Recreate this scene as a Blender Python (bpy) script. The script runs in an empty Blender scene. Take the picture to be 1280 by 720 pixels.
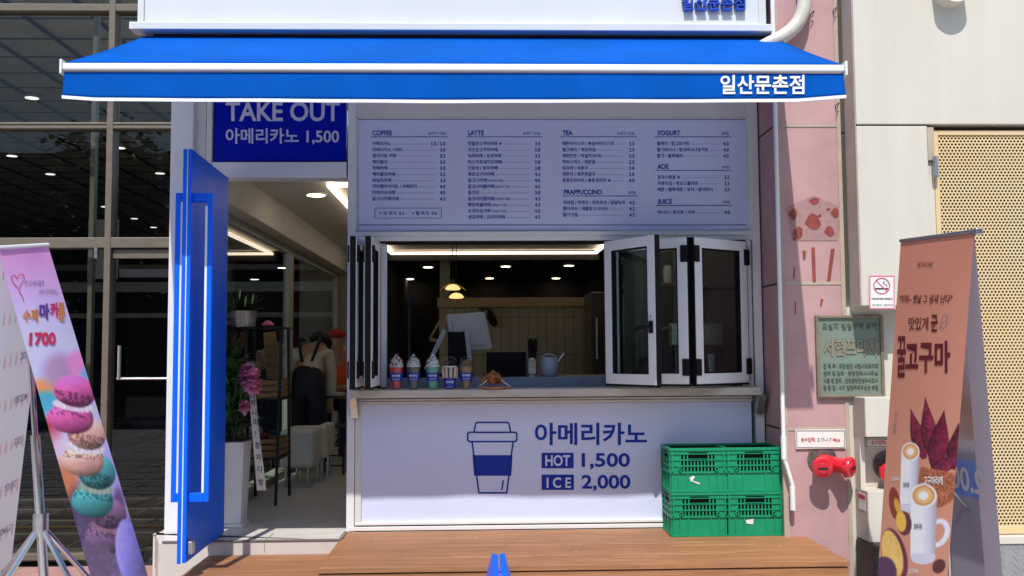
import bpy, math, random
import numpy as np
from mathutils import Vector, Matrix
R = math.radians
random.seed(7)
sc = bpy.context.scene
col = sc.collection

# ------------------------------------------------------------------ camera, world, sun, exposure
FPX, CAM = 1200.0, Vector((0.0, -6.0, 1.38))
PITCH, YAW, ROLL = R(3.82), R(1.757), R(0.388)
ROT = Matrix.Rotation(-YAW, 3, 'Z') @ Matrix.Rotation(math.pi/2 + PITCH, 3, 'X') @ Matrix.Rotation(-ROLL, 3, 'Z')
cd = bpy.data.cameras.new('camera'); cam = bpy.data.objects.new('camera', cd); col.objects.link(cam)
cam.matrix_world = Matrix.Translation(CAM) @ ROT.to_4x4()
cd.sensor_width = 36; cd.lens = FPX/1280*36; cd.clip_end = 500; cd.clip_start = 0.05
sc.camera = cam
SUN_DIR = Vector((0.14, 1.0, -1.565)).normalized()
sd = bpy.data.lights.new('sun', 'SUN'); sun = bpy.data.objects.new('sun', sd); col.objects.link(sun)
sd.energy = 4.2; sd.angle = R(0.53); sd.color = (1.0, 0.965, 0.91)
sun.rotation_euler = SUN_DIR.to_track_quat('-Z', 'Y').to_euler(); sun.location = (-3, -12, 18)
w = bpy.data.worlds.new('World'); sc.world = w; w.use_nodes = True
wn = w.node_tree.nodes; bg = wn['Background']
sky = wn.new('ShaderNodeTexSky'); sky.sky_type = 'NISHITA'; sky.sun_disc = False
sky.sun_elevation = math.asin(-SUN_DIR.z); sky.sun_rotation = math.atan2(-SUN_DIR.x, -SUN_DIR.y)
w.node_tree.links.new(sky.outputs[0], bg.inputs[0]); bg.inputs[1].default_value = 0.15
sc.view_settings.view_transform = 'Standard'; sc.view_settings.look = 'None'
sc.view_settings.gamma = 1; sc.view_settings.exposure = 0.17
try:
    sc.cycles.max_bounces = 8; sc.cycles.transparent_max_bounces = 16; sc.cycles.use_denoising = True
    sc.cycles.caustics_reflective = False; sc.cycles.caustics_refractive = False
    sc.cycles.sample_clamp_indirect = 4
except Exception: pass

# ------------------------------------------------------------------ helpers
def ray(px, py):
    return ROT @ Vector(((px-640)/FPX, -(py-360)/FPX, -1.0))
def P(px, py, Y):                       # the point of the vertical plane y = Y seen there
    d = ray(px, py); return CAM + d*((Y-CAM.y)/d.y)
def PZ(px, py, Z):
    d = ray(px, py); return CAM + d*((Z-CAM.z)/d.z)
def PP(px, py, p0, n):
    d = ray(px, py); return CAM + d*((p0-CAM).dot(n)/d.dot(n))
def PXv(px, py, X):
    d = ray(px, py); return CAM + d*((X-CAM.x)/d.x)
def s2l(c):
    return tuple((v/255/12.92 if v/255 <= .04045 else ((v/255+.055)/1.055)**2.4) for v in c)

_text = {}
TMP = bpy.data.scenes.new('scratch'); TVL = TMP.view_layers[0]
def evaluated_mesh(o):
    TMP.collection.objects.link(o); TVL.update(); m = bpy.data.meshes.new_from_object(o.evaluated_get(TVL.depsgraph)); return m
def glyphs(body, bold=0.0):
    k = (body, bold)
    if k in _text: return _text[k]
    cu = bpy.data.curves.new('t', 'FONT'); cu.body = body; cu.size = 1; cu.offset = bold; cu.resolution_u = 3
    o = bpy.data.objects.new('t', cu); m = evaluated_mesh(o)
    vs = [(v.co.x, v.co.y) for v in m.vertices]; fs = [tuple(p.vertices) for p in m.polygons]
    bpy.data.objects.remove(o); bpy.data.curves.remove(cu); bpy.data.meshes.remove(m)
    xs = [a for a, b in vs] or [0]; ys = [b for a, b in vs] or [0]
    _text[k] = (vs, fs, min(xs), max(xs), min(ys), max(ys))
    return _text[k]

class MB:
    def __init__(s): s.v = []; s.f = []
    def add(s, vs, fs):
        n = len(s.v); s.v += [Vector(v) for v in vs]; s.f += [tuple(i+n for i in f) for f in fs]; return s
    def box(s, x0, x1, y0, y1, z0, z1):
        x0, x1 = min(x0, x1), max(x0, x1); y0, y1 = min(y0, y1), max(y0, y1); z0, z1 = min(z0, z1), max(z0, z1)
        return s.add([(x, y, z) for x in (x0, x1) for y in (y0, y1) for z in (z0, z1)],
            [(0,1,3,2),(4,6,7,5),(0,4,5,1),(2,3,7,6),(0,2,6,4),(1,5,7,3)])
    def obox(s, c, ax, ay, az):         # oriented box: centre, half-axis vectors
        c, ax, ay, az = map(Vector, (c, ax, ay, az))
        return s.add([c+ax*i+ay*j+az*k for i in (-1,1) for j in (-1,1) for k in (-1,1)],
            [(0,1,3,2),(4,6,7,5),(0,4,5,1),(2,3,7,6),(0,2,6,4),(1,5,7,3)])
    def bar(s, a, b, w, h, up=(0,0,1)):
        a, b = Vector(a), Vector(b); d = (b-a); L = d.length; d.normalize()
        u = Vector(up); sx = d.cross(u)
        if sx.length < 1e-5: sx = d.cross(Vector((1,0,0)))
        sx.normalize(); u = sx.cross(d)
        return s.obox((a+b)/2, d*(L/2), sx*(w/2), u*(h/2))
    def pbox(s, x0, y0, x1, y1, Y, d, front=None):   # facade box from a pixel rectangle on plane Y, thickness d behind it
        ym, xm = (y0+y1)/2, (x0+x1)/2
        a = P(x0, ym, Y); b = P(x1, ym, Y); t = P(xm, y0, Y); u = P(xm, y1, Y)
        return s.box(a.x, b.x, Y, Y+d, u.z, t.z)
    def quad(s, a, b, c, d): return s.add([a, b, c, d], [(0,1,2,3)])
    def tube(s, pts, r, n=10, cap=True):
        pts = [Vector(p) for p in pts]; rs = r if isinstance(r, (list, tuple)) else [r]*len(pts)
        base = len(s.v); prev = None; rings = []
        for i, p in enumerate(pts):
            d = (pts[min(i+1, len(pts)-1)] - pts[max(i-1, 0)]).normalized()
            if prev is None:
                u = d.cross(Vector((0,0,1)))
                if u.length < 1e-3: u = d.cross(Vector((1,0,0)))
            else: u = prev - d*prev.dot(d)
            u.normalize(); prev = u; v = d.cross(u)
            rings.append([p + (u*math.cos(t)+v*math.sin(t))*rs[i] for t in (2*math.pi*k/n for k in range(n))])
        vs = [q for rg in rings for q in rg]; fs = []
        for i in range(len(pts)-1):
            for k in range(n):
                fs.append((i*n+k, i*n+(k+1) % n, (i+1)*n+(k+1) % n, (i+1)*n+k))
        if cap: fs += [tuple(range(n))[::-1], tuple((len(pts)-1)*n+k for k in range(n))]
        return s.add(vs, fs)
    def lathe(s, prof, c, n=20, axis='z'):
        vs = []; c = Vector(c)
        for r, h in prof:
            for k in range(n):
                t = 2*math.pi*k/n; a, b = r*math.cos(t), r*math.sin(t)
                vs.append(c + (Vector((a, b, h)) if axis == 'z' else Vector((a, -h, b)) if axis == 'y' else Vector((h, a, b))))
        fs = [(i*n+k, i*n+(k+1) % n, (i+1)*n+(k+1) % n, (i+1)*n+k) for i in range(len(prof)-1) for k in range(n)]
        if prof[0][0] > 1e-4: fs.append(tuple(range(n))[::-1])
        if prof[-1][0] > 1e-4: fs.append(tuple((len(prof)-1)*n+k for k in range(n)))
        return s.add(vs, fs)
    def prism(s, poly, off):            # 3D polygon swept along off
        poly = [Vector(p) for p in poly]; n = len(poly); off = Vector(off)
        return s.add(poly + [p+off for p in poly], [tuple(range(n)), tuple(range(n, 2*n))[::-1]] + [(i, n+i, n+(i+1) % n, (i+1) % n) for i in range(n)])
    def text(s, body, fn, x, y, size, x1=None, right=False, bold=0.012, ext=None, sx=1.0, shear=0.0):
        vs, fs, a, b, c, d = glyphs(body, bold)
        if not vs: return s
        kx = size*sx
        if x1 is not None and not right: kx = (x1-x)/(b-a)
        x0 = x - a*kx if not right else x - b*kx
        pts = [fn(x0 + u*kx + shear*v*size, y - v*size) for u, v in vs]
        if ext is None: return s.add(pts, fs)
        e = Vector(ext); n = len(pts)
        edges = {}
        for f in fs:
            for i in range(len(f)):
                k = (f[i], f[(i+1) % len(f)]); edges[k] = 1
        side = [(i, j, n+j, n+i) for (i, j) in edges if (j, i) not in edges]
        return s.add(pts + [p+e for p in pts], list(fs) + [tuple(n+i for i in f)[::-1] for f in fs] + side)
    def stroke(s, fn, pts, wd):         # a flat painted line of width wd (pixels)
        for (x0, y0), (x1, y1) in zip(pts, pts[1:]):
            L = math.hypot(x1-x0, y1-y0) or 1; nx, ny = -(y1-y0)/L*wd/2, (x1-x0)/L*wd/2
            ex, ey = (x1-x0)/L*wd*.3, (y1-y0)/L*wd*.3
            s.quad(fn(x0+nx-ex, y0+ny-ey), fn(x1+nx+ex, y1+ny+ey), fn(x1-nx+ex, y1-ny+ey), fn(x0-nx-ex, y0-ny-ey))
        return s
    def poly(s, fn, pts): return s.add([fn(x, y) for x, y in pts], [tuple(range(len(pts)))])
    def ell(s, fn, cx, cy, rx, ry, n=24, rot=0):
        c_, s_ = math.cos(rot), math.sin(rot)
        return s.poly(fn, [(cx+rx*math.cos(t)*c_-ry*math.sin(t)*s_, cy+rx*math.cos(t)*s_+ry*math.sin(t)*c_) for t in (2*math.pi*k/n for k in range(n))])
    def build(s, name, m, parent=None, bevel=0, smooth=False, seg=2):
        org = Vector((0,0,0)); q = parent
        while q is not None: org += q.location; q = q.parent
        me = bpy.data.meshes.new(name); me.from_pydata([tuple(v-org) for v in s.v], [], s.f); me.update()
        if m is not None:
            for mm in (m if isinstance(m, (list, tuple)) else [m]): me.materials.append(mm)
        o = bpy.data.objects.new(name, me); col.objects.link(o)
        if parent is not None: o.parent = parent
        if smooth:
            me.polygons.foreach_set('use_smooth', [True]*len(me.polygons)); me.set_sharp_from_angle(angle=R(38))
        if bevel:
            b = o.modifiers.new('bevel', 'BEVEL'); b.width = bevel; b.segments = seg; b.limit_method = 'ANGLE'; b.angle_limit = R(40)
        return o

def tag(o, label=None, cat=None, group=None, kind=None):
    if label: o['label'] = label
    if cat: o['category'] = cat
    if group: o['group'] = group
    if kind: o['kind'] = kind
    return o
def thing(name, label, cat, loc, group=None):
    o = bpy.data.objects.new(name, None); col.objects.link(o); o.location = loc; o.empty_display_size = .1
    return tag(o, label, cat, group)
def copy_tree(o, loc=None, parent=None, label=None):
    c = o.copy(); col.objects.link(c)
    if parent is not None: c.parent = parent
    if loc is not None: c.location = loc
    if label: c['label'] = label
    for ch in o.children: copy_tree(ch, parent=c)
    return c

# ------------------------------------------------------------------ materials
def nmat(name):
    m = bpy.data.materials.new(name); m.use_nodes = True
    return m, m.node_tree.nodes, m.node_tree.links, m.node_tree.nodes['Principled BSDF']
def mat(name, c, rough=.5, metal=0, var=.08, scale=6, bump=0.0, bscale=60, spec=.5, stretch=None, c2=None, trans=0, coat=0):
    m, N, L, b = nmat(name)
    b.inputs['Roughness'].default_value = rough; b.inputs['Metallic'].default_value = metal
    b.inputs['Specular IOR Level'].default_value = spec; b.inputs['Coat Weight'].default_value = coat
    tc = N.new('ShaderNodeTexCoord'); mp = N.new('ShaderNodeMapping'); L.new(tc.outputs['Object'], mp.inputs[0])
    if stretch: mp.inputs['Scale'].default_value = stretch
    nz = N.new('ShaderNodeTexNoise'); nz.inputs['Scale'].default_value = scale; nz.inputs['Detail'].default_value = 6; nz.inputs['Roughness'].default_value = .62
    L.new(mp.outputs[0], nz.inputs['Vector'])
    rp = N.new('ShaderNodeValToRGB'); rp.color_ramp.elements[0].position = .3; rp.color_ramp.elements[1].position = .72
    lo = c2 or tuple(v*(1-var*1.6) for v in c); hi = tuple(min(1, v*(1+var)) for v in c)
    rp.color_ramp.elements[0].color = (*lo, 1); rp.color_ramp.elements[1].color = (*hi, 1)
    L.new(nz.outputs['Fac'], rp.inputs[0]); L.new(rp.outputs[0], b.inputs['Base Color'])
    mr = N.new('ShaderNodeMapRange'); mr.inputs[3].default_value = max(0, rough-.08); mr.inputs[4].default_value = min(1, rough+.1)
    L.new(nz.outputs['Fac'], mr.inputs[0]); L.new(mr.outputs[0], b.inputs['Roughness'])
    if bump:
        n2 = N.new('ShaderNodeTexNoise'); n2.inputs['Scale'].default_value = bscale; n2.inputs['Detail'].default_value = 4
        L.new(mp.outputs[0], n2.inputs['Vector'])
        bp = N.new('ShaderNodeBump'); bp.inputs['Strength'].default_value = bump; bp.inputs['Distance'].default_value = .01
        L.new(n2.outputs['Fac'], bp.inputs['Height']); L.new(bp.outputs[0], b.inputs['Normal'])
    if trans:
        t = N.new('ShaderNodeBsdfTranslucent'); L.new(rp.outputs[0], t.inputs[0])
        mx = N.new('ShaderNodeMixShader'); mx.inputs[0].default_value = trans
        L.new(b.outputs[0], mx.inputs[1]); L.new(t.outputs[0], mx.inputs[2]); L.new(mx.outputs[0], N['Material Output'].inputs[0])
    return m
def emis(name, c, st):
    m, N, L, b = nmat(name); b.inputs['Base Color'].default_value = (*c, 1)
    b.inputs['Emission Color'].default_value = (*c, 1); b.inputs['Emission Strength'].default_value = st; return m
def pane_mat(name, tint, ior=1.5, rough=0.0):
    m = bpy.data.materials.new(name); m.use_nodes = True; N, L = m.node_tree.nodes, m.node_tree.links
    N.remove(N['Principled BSDF'])
    t = N.new('ShaderNodeBsdfTransparent'); t.inputs[0].default_value = (*tint, 1)
    g = N.new('ShaderNodeBsdfGlossy'); g.inputs['Roughness'].default_value = rough; g.inputs[0].default_value = (1,1,1,1)
    f = N.new('ShaderNodeFresnel'); f.inputs[0].default_value = ior
    ge = N.new('ShaderNodeNewGeometry'); iv = N.new('ShaderNodeMath'); iv.operation = 'SUBTRACT'; iv.inputs[0].default_value = 1; L.new(ge.outputs['Backfacing'], iv.inputs[1])
    ml = N.new('ShaderNodeMath'); ml.operation = 'MULTIPLY'; L.new(f.outputs[0], ml.inputs[0]); L.new(iv.outputs[0], ml.inputs[1])
    mx = N.new('ShaderNodeMixShader'); L.new(ml.outputs[0], mx.inputs[0]); L.new(t.outputs[0], mx.inputs[1]); L.new(g.outputs[0], mx.inputs[2])
    L.new(mx.outputs[0], N['Material Output'].inputs[0]); return m
def print_mat(name, trans=.25, rough=.45):
    m, N, L, b = nmat(name); a = N.new('ShaderNodeVertexColor'); a.layer_name = 'ink'
    L.new(a.outputs[0], b.inputs['Base Color']); b.inputs['Roughness'].default_value = rough
    t = N.new('ShaderNodeBsdfTranslucent'); L.new(a.outputs[0], t.inputs[0])
    mx = N.new('ShaderNodeMixShader'); mx.inputs[0].default_value = trans
    L.new(b.outputs[0], mx.inputs[1]); L.new(t.outputs[0], mx.inputs[2]); L.new(mx.outputs[0], N['Material Output'].inputs[0])
    return m

M = {}
M['white'] = mat('white_painted_metal', (.76,.77,.77), .35, var=.03, scale=3, bump=.02)
M['signwhite'] = mat('fascia_white', (.62,.64,.645), .4, var=.03, scale=2)
M['white2'] = mat('white_trim', (.70,.69,.66), .4, var=.05, scale=4)
M['panel'] = mat('lavender_white_panel', (.63,.69,.90), .45, var=.015, scale=2)
M['navy'] = mat('navy_vinyl', (.005,.03,.34), .4, spec=.25, var=.05)
M['signblue'] = mat('deep_blue_sign', (.002,.010,.42), .35, spec=.2, var=.04, scale=2)
M['signtext'] = mat('pale_vinyl', (.55,.58,.78), .45, var=.03)
M['awning'] = mat('blue_awning_canvas', (.003,.13,.60), .75, var=.10, scale=2.2, bump=.12, bscale=400, trans=.32, spec=.05)
M['awntext'] = mat('white_print', (.82,.84,.88), .6, var=.02)
M['door'] = mat('blue_door_paint', (.0,.125,.86), .42, spec=.25, var=.04, scale=2.5, bump=.02, bscale=120)
M['black'] = mat('black_rubber', (.006,.006,.007), .6, var=.2, spec=.2)
M['blackm'] = mat('black_metal', (.015,.015,.017), .4, var=.2)
M['steel'] = mat('brushed_steel', (.62,.62,.62), .3, metal=1, var=.1, stretch=(1,1,8))
M['glass'] = pane_mat('clear_window_glass', (.86,.92,.90), 2.1)
M['tint'] = pane_mat('tinted_lobby_glass', (.80,.83,.79), 1.42)
M['tile'] = mat('cream_floor_tile', (.62,.58,.53), .4, var=.05, scale=5, bump=.02)
M['grout'] = mat('dark_nosing', (.18,.17,.16), .5)
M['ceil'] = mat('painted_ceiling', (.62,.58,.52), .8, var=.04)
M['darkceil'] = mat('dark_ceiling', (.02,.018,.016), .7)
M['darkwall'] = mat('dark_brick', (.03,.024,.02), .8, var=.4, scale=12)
M['greywall'] = mat('grey_plaster', (.40,.38,.34), .8, var=.05)
M['beige'] = mat('beige_trim', (.42,.37,.30), .6, var=.06, scale=4)
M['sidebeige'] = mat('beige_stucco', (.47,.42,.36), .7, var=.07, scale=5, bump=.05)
M['led'] = emis('warm_led_strip', (1.0,.86,.66), 2.4)
M['lamp'] = emis('downlight_glow', (1.0,.86,.66), 9)
M['lobbylamp'] = emis('lobby_downlight_glow', (1.0,.97,.9), 1.6)
M['pend'] = emis('pendant_glow', (1.0,.80,.45), 1.1)
M['lobbydark'] = mat('lobby_ceiling_panel', (.47,.44,.35), .45, var=.15, scale=2)
M['lobbyline'] = mat('lobby_ceiling_joint', (.004,.004,.004), .6)
M['lobbyfloor'] = mat('lobby_floor', (.04,.042,.046), .25, var=.2, scale=3)
M['lobbygrout'] = mat('lobby_grout', (.16,.15,.13), .5)
M['bronze'] = mat('bronze_anodised_frame', (.16,.135,.105), .5, metal=.2, var=.08, stretch=(1,1,4))
M['lobbywall'] = mat('lobby_wall', (.012,.013,.014), .6)
M['pave'] = mat('pink_paving', (.40,.22,.19), .75, var=.12, scale=9, bump=.1)
M['asphalt'] = mat('asphalt', (.05,.05,.052), .85, var=.2, scale=30, bump=.2)
M['pink'] = mat('pink_granite_panel', (.49,.295,.29), .75, var=.10, scale=3, bump=.06, bscale=150)
M['cream'] = mat('cream_cladding', (.61,.575,.495), .45, var=.045, scale=5, bump=.04, bscale=5, stretch=(1,1,.16))
M['seam'] = mat('sealant_beige', (.45,.37,.29), .75, var=.1)
M['seamdark'] = mat('joint_dark', (.06,.045,.035), .8)
M['perf'] = mat('yellowed_perforated_metal', (.62,.44,.20), .5, var=.16, scale=2.2, c2=(.62,.51,.33))
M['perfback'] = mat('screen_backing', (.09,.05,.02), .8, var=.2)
M['checker'] = mat('checker_plate', (.45,.46,.47), .35, metal=.7, var=.1)
M['stone'] = mat('dark_stone', (.075,.055,.045), .7, var=.4, scale=25, bump=.3, bscale=40)
M['red'] = mat('red_enamel', (.62,.014,.03), .3, var=.06, coat=.3)
M['green'] = mat('green_crate_plastic', (.003,.27,.125), .38, var=.07, scale=8)
M['pvc'] = mat('aged_pvc', (.58,.54,.47), .5, var=.08, scale=12)
M['conduit'] = mat('white_conduit', (.78,.77,.76), .4, var=.03)
M['residue'] = mat('glue_residue', (.27,.055,.045), .85, var=.2, scale=20)
M['residue2'] = mat('faded_patch', (.38,.22,.21), .8, var=.12, scale=25)
M['plate'] = mat('white_label_plate', (.76,.74,.70), .45, var=.03)
M['redink'] = mat('red_ink', (.55,.05,.06), .5)
M['pinkink'] = mat('pink_ink', (.75,.12,.26), .5)
M['blackink'] = mat('black_ink', (.02,.02,.022), .55)
M['plaque'] = mat('verdigris_bronze', (.14,.235,.18), .6, metal=.15, var=.15, scale=7, c2=(.20,.20,.165), bump=.2, bscale=90)
M['plaqueframe'] = mat('plaque_frame', (.22,.18,.13), .55, metal=.2, var=.15, scale=12)
M['plaquetext'] = mat('bronze_lettering', (.30,.25,.17), .5, metal=.2, var=.1)
M['plaquesmall'] = mat('dark_bronze_lettering', (.15,.175,.14), .6)
M['wood'] = mat('light_crate_wood', (.30,.17,.075), .7, var=.2, scale=8, stretch=(1,6,6))
M['potato'] = mat('sweet_potato_skin', (.16,.035,.045), .7, var=.3, scale=15)
M['leaf'] = mat('dark_leaf', (.045,.12,.03), .4, var=.35, scale=9)
M['leaf2'] = mat('tree_leaf', (.05,.11,.025), .5, var=.4, scale=3)
M['flower'] = mat('pink_petal', (1.0,.30,.44), .5, var=.25, scale=18)
M['petalw'] = mat('white_petal', (.7,.7,.64), .5)
M['ribbon'] = mat('cream_ribbon', (.82,.77,.60), .45, var=.05, trans=.15)
M['foil'] = mat('silver_wrap', (.5,.5,.5), .35, metal=.5, var=.25, scale=14, bump=.6, bscale=20)
M['cushion'] = mat('white_upholstery', (.62,.60,.56), .7, var=.04)
M['skin'] = mat('skin', (.50,.29,.20), .55, var=.05)
M['hair'] = mat('black_hair', (.008,.007,.007), .5, var=.3, bump=.3, bscale=80)
M['shirt'] = mat('white_shirt', (.62,.58,.52), .8, var=.06, bump=.15, bscale=25)
M['denim'] = mat('dark_navy_cloth', (.010,.013,.028), .8, var=.2)
M['orange'] = mat('orange_red_cloth', (.80,.11,.03), .8, var=.1, bump=.15, bscale=25)
M['redcap'] = mat('red_cap', (.45,.02,.02), .7, var=.1)
M['posgrey'] = mat('grey_monitor_plastic', (.50,.50,.49), .45, var=.04)
M['bucket'] = mat('pale_blue_ceramic', (.36,.42,.50), .35, var=.05)
M['marble'] = mat('stone_sill', (.50,.46,.39), .4, var=.12, scale=7, stretch=(.6,2,2))
M['capwood'] = mat('pale_wood_cap', (.34,.24,.13), .55, var=.12, stretch=(1,5,5))
M['olive'] = mat('grey_beam', (.30,.27,.22), .7)
M['sleeve'] = mat('blue_cup_sleeve', (.008,.03,.30), .4, var=.05)
M['cup'] = pane_mat('clear_cup_plastic', (.90,.93,.94), 1.35, .05)
M['bread'] = mat('brown_bread', (.34,.12,.035), .5, var=.35, scale=18, bump=.4, bscale=30)
M['plateclay'] = mat('tan_plate', (.42,.24,.13), .4, var=.06)
M['print'] = print_mat('banner_print', .18)
M['print_thin'] = print_mat('banner_print_seen_through', .55)
M['inkpink'] = mat('magenta_letter', (.60,.03,.10), .5)
M['inkorange'] = mat('orange_letter', (.62,.22,.04), .5)
M['inkpurple'] = mat('purple_letter', (.13,.04,.30), .5)
M['inkred'] = mat('maroon_letter', (.11,.008,.012), .5)
M['inkgrey'] = mat('grey_letter', (.20,.16,.22), .5)
M['inkpale'] = mat('pale_letter', (.42,.42,.46), .5)
M['flange'] = mat('cast_flange', (.16,.13,.12), .55, metal=.4, var=.3, scale=30, bump=.3)
M['chrome'] = mat('chrome', (.7,.7,.7), .18, metal=1, var=.05)
M['facadegrey'] = mat('opposite_facade', (.16,.15,.14), .8, var=.1)
M['facadeglass'] = mat('opposite_window', (.03,.035,.04), .15)
M['bark'] = mat('bark', (.07,.05,.035), .9, var=.3, bump=.4)

M['bluegrey'] = mat('blue_grey_letter', (.25,.28,.45), .6)
def wood_deck():
    m, N, L, b = nmat('deck_boards'); b.inputs['Roughness'].default_value = .62
    tc = N.new('ShaderNodeTexCoord'); mp = N.new('ShaderNodeMapping'); L.new(tc.outputs['Object'], mp.inputs[0]); mp.inputs['Scale'].default_value = (1.2, 26, 26)
    nz = N.new('ShaderNodeTexNoise'); nz.inputs['Scale'].default_value = 2.5; nz.inputs['Detail'].default_value = 8; L.new(mp.outputs[0], nz.inputs['Vector'])
    rp = N.new('ShaderNodeValToRGB'); e = rp.color_ramp.elements
    e[0].position = .3; e[0].color = (.25,.108,.044,1); e[1].position = .7; e[1].color = (.395,.185,.080,1)
    L.new(nz.outputs['Fac'], rp.inputs[0])
    n3 = N.new('ShaderNodeTexNoise'); n3.inputs['Scale'].default_value = 1.4; n3.inputs['Detail'].default_value = 5; L.new(tc.outputs['Object'], n3.inputs['Vector'])
    mx = N.new('ShaderNodeMixRGB'); mx.blend_type = 'MULTIPLY'; mx.inputs[0].default_value = .5
    r3 = N.new('ShaderNodeValToRGB'); r3.color_ramp.elements[0].position = .35; r3.color_ramp.elements[0].color = (.72,.70,.68,1); r3.color_ramp.elements[1].position = .65; r3.color_ramp.elements[1].color = (1.05,1.03,1.0,1)
    L.new(n3.outputs['Fac'], r3.inputs[0]); L.new(rp.outputs[0], mx.inputs[1]); L.new(r3.outputs[0], mx.inputs[2]); L.new(mx.outputs[0], b.inputs['Base Color'])
    bp = N.new('ShaderNodeBump'); bp.inputs['Strength'].default_value = .25; bp.inputs['Distance'].default_value = .004; L.new(nz.outputs['Fac'], bp.inputs['Height']); L.new(bp.outputs[0], b.inputs['Normal'])
    return m
M['deck'] = wood_deck()
M['decklight'] = mat('worn_board_edge', (.50,.31,.19), .6, var=.15, stretch=(3,20,20))
def tile_mat():
    m, N, L, b = nmat('cream_kit_tile'); b.inputs['Roughness'].default_value = .3
    tc = N.new('ShaderNodeTexCoord'); sp = N.new('ShaderNodeSeparateXYZ'); cb = N.new('ShaderNodeCombineXYZ')
    L.new(tc.outputs['Object'], sp.inputs[0]); L.new(sp.outputs['X'], cb.inputs['X']); L.new(sp.outputs['Z'], cb.inputs['Y'])
    bt = N.new('ShaderNodeTexBrick'); L.new(cb.outputs[0], bt.inputs['Vector']); bt.offset = 0
    bt.inputs['Scale'].default_value = 1; bt.inputs['Brick Width'].default_value = .11; bt.inputs['Row Height'].default_value = .45
    bt.inputs['Mortar Size'].default_value = .006; bt.inputs['Color1'].default_value = (.31,.275,.22,1); bt.inputs['Color2'].default_value = (.285,.255,.20,1); bt.inputs['Mortar'].default_value = (.17,.14,.10,1)
    L.new(bt.outputs['Color'], b.inputs['Base Color']); return m
M['kittile'] = tile_mat()

FZ = .285        # level of the shop floor and of the deck
# ------------------------------------------------------------------ ground, road, paving
g = MB(); g.box(-60, 60, -11.0, .46, -.3, 0.0)
tag(g.build('pavement', mat('pale_paving', (.52,.51,.50), .8, var=.12, scale=7, bump=.1)), kind='structure')
tag(MB().box(-9, -1.55, -2.4, .455, -.05, .004).build('pink_pavement', M['pave']), kind='structure')
j = MB()
for k in range(-9, 8): j.box(k*.6-.003, k*.6+.003, -11, .44, .001, .008)
for k in range(0, 20): j.box(-8, 8, -.2-k*.3-.003, -.2-k*.3+.003, .0015, .0085)
tag(j.build('pavement_joints', M['seam']), kind='structure')
tag(MB().box(-120, 120, -120, -11.0, -.45, -.13).build('road', M['asphalt']), kind='structure')
tag(MB().box(-60, 60, .46, 60, -.3, -.004).build('ground', M['lobbyfloor']), kind='structure')

# ------------------------------------------------------------------ the dark office lobby on the left
LG = .55                                  # plane of its glass front
lob = thing('office_lobby', 'dark glass fronted office lobby with bronze frames left of the cafe', 'building', (-4, LG, 0))
def vx(px, py=300, Y=LG): return P(px, py, Y).x
def vz(px, py, Y=LG): return P(px, py, Y).z
RX = -1.93
fr = MB()
for px, wpx in ((-60, 8), (138.5, 8)):
    a, b = vx(px-wpx/2), vx(px+wpx/2); fr.box(a, b, LG-.06, LG+.06, .1, 5.2)
for k, y in enumerate((158, 305)):
    pass
fr.build('mullion', M['bronze'], lob, bevel=.004)
for (y0, y1, x0, x1) in ((8, 17, -200, 210), (155, 158, -200, 210), (159.2, 163, -200, 210), (298, 311, -200, 210), (690, 698, -200, 176)):
    MB().box(vx(x0), RX if x1 > 200 else vx(x1, 690), LG-.055, LG+.055, vz(100, y1), vz(100, y0)).build('transom', M['bronze'], lob, bevel=.004)
MB().box(vx(143.5), RX, LG-.03, LG+.02, vz(175, 323.5), vz(175, 312.5)).build('door_header', M['bronze'], lob, bevel=.003)
MB().box(vx(-200), RX, LG-.006, LG+.006, vz(100, 690), 5.2).build('glass_wall', M['tint'], lob)
# the glass door: slim rails and a pull handle
dr = MB().box(vx(152), RX, LG-.03, LG+.03, vz(150, 347), vz(150, 337)).build('door_rail', M['blackm'], lob)
h = MB(); h.tube([(vx(157), LG-.07, vz(157, 432)), (vx(157), LG-.07, vz(157, 472))], .012, 8)
h.tube([(vx(154), LG-.06, vz(154, 473)), (RX, LG-.06, vz(205, 473))], .009, 8)
h.build('door_handle', M['steel'], lob, smooth=True)
MB().box(vx(123), vx(127), LG-.07, LG+.0, vz(125, 324), vz(125, 310)).build('door_closer', M['steel'], lob)
vm = MB(); 
for px in (68,): vm.box(vx(px-3), vx(px+3), LG+.6, LG+.66, 0, 4.5)
vm.build('inner_post', M['lobbygrout'], lob)
# lobby interior
LC = 4.58
MB().box(-14, RX-.02, LG+.08, 26, LC, LC+.1).build('lobby_ceiling', M['lobbydark'], lob)
li = MB()
for k in range(22): li.box(-14, RX-.03, LG+.1+k*.6, LG+.118+k*.6, LC-.012, LC-.002)
for k in range(20): li.box(-13.9+k*.64-.022, -13.9+k*.64+.022, LG+.1, 25, LC-.02, LC-.0)
li.build('ceiling_joints', M['lobbyline'], lob)
MB().box(-14, 10, 26, 26.2, 0, LC).build('back_wall', M['lobbywall'], lob)
MB().box(-14.2, -14, LG, 26, 0, LC).build('side_wall', M['lobbywall'], lob)
gr = MB()
for k in range(14): gr.box(-14, RX-.05, LG+.5+k*.6, LG+.51+k*.6, -.003, .004)
for k in range(16): gr.box(-13.5+k*.75-.006, -13.5+k*.75+.006, LG+.1, 12, -.003, .0045)
gr.build('floor_grout', M['lobbygrout'], lob)
MB().box(-9, RX-.1, LG+1.35, LG+1.42, 0, .006).build('floor_stripe', mat('yellow_floor_stripe', (.42,.24,.03), .5), lob)
for (Y, z0, z1) in ((9.0, 2.35, 2.5), (9.0, 1.95, 2.02), (12, 2.95, 3.05)):
    MB().box(-13, RX-.05, Y, Y+.2, z0, z1).build('inner_beam', M['olive'], lob)
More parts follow.
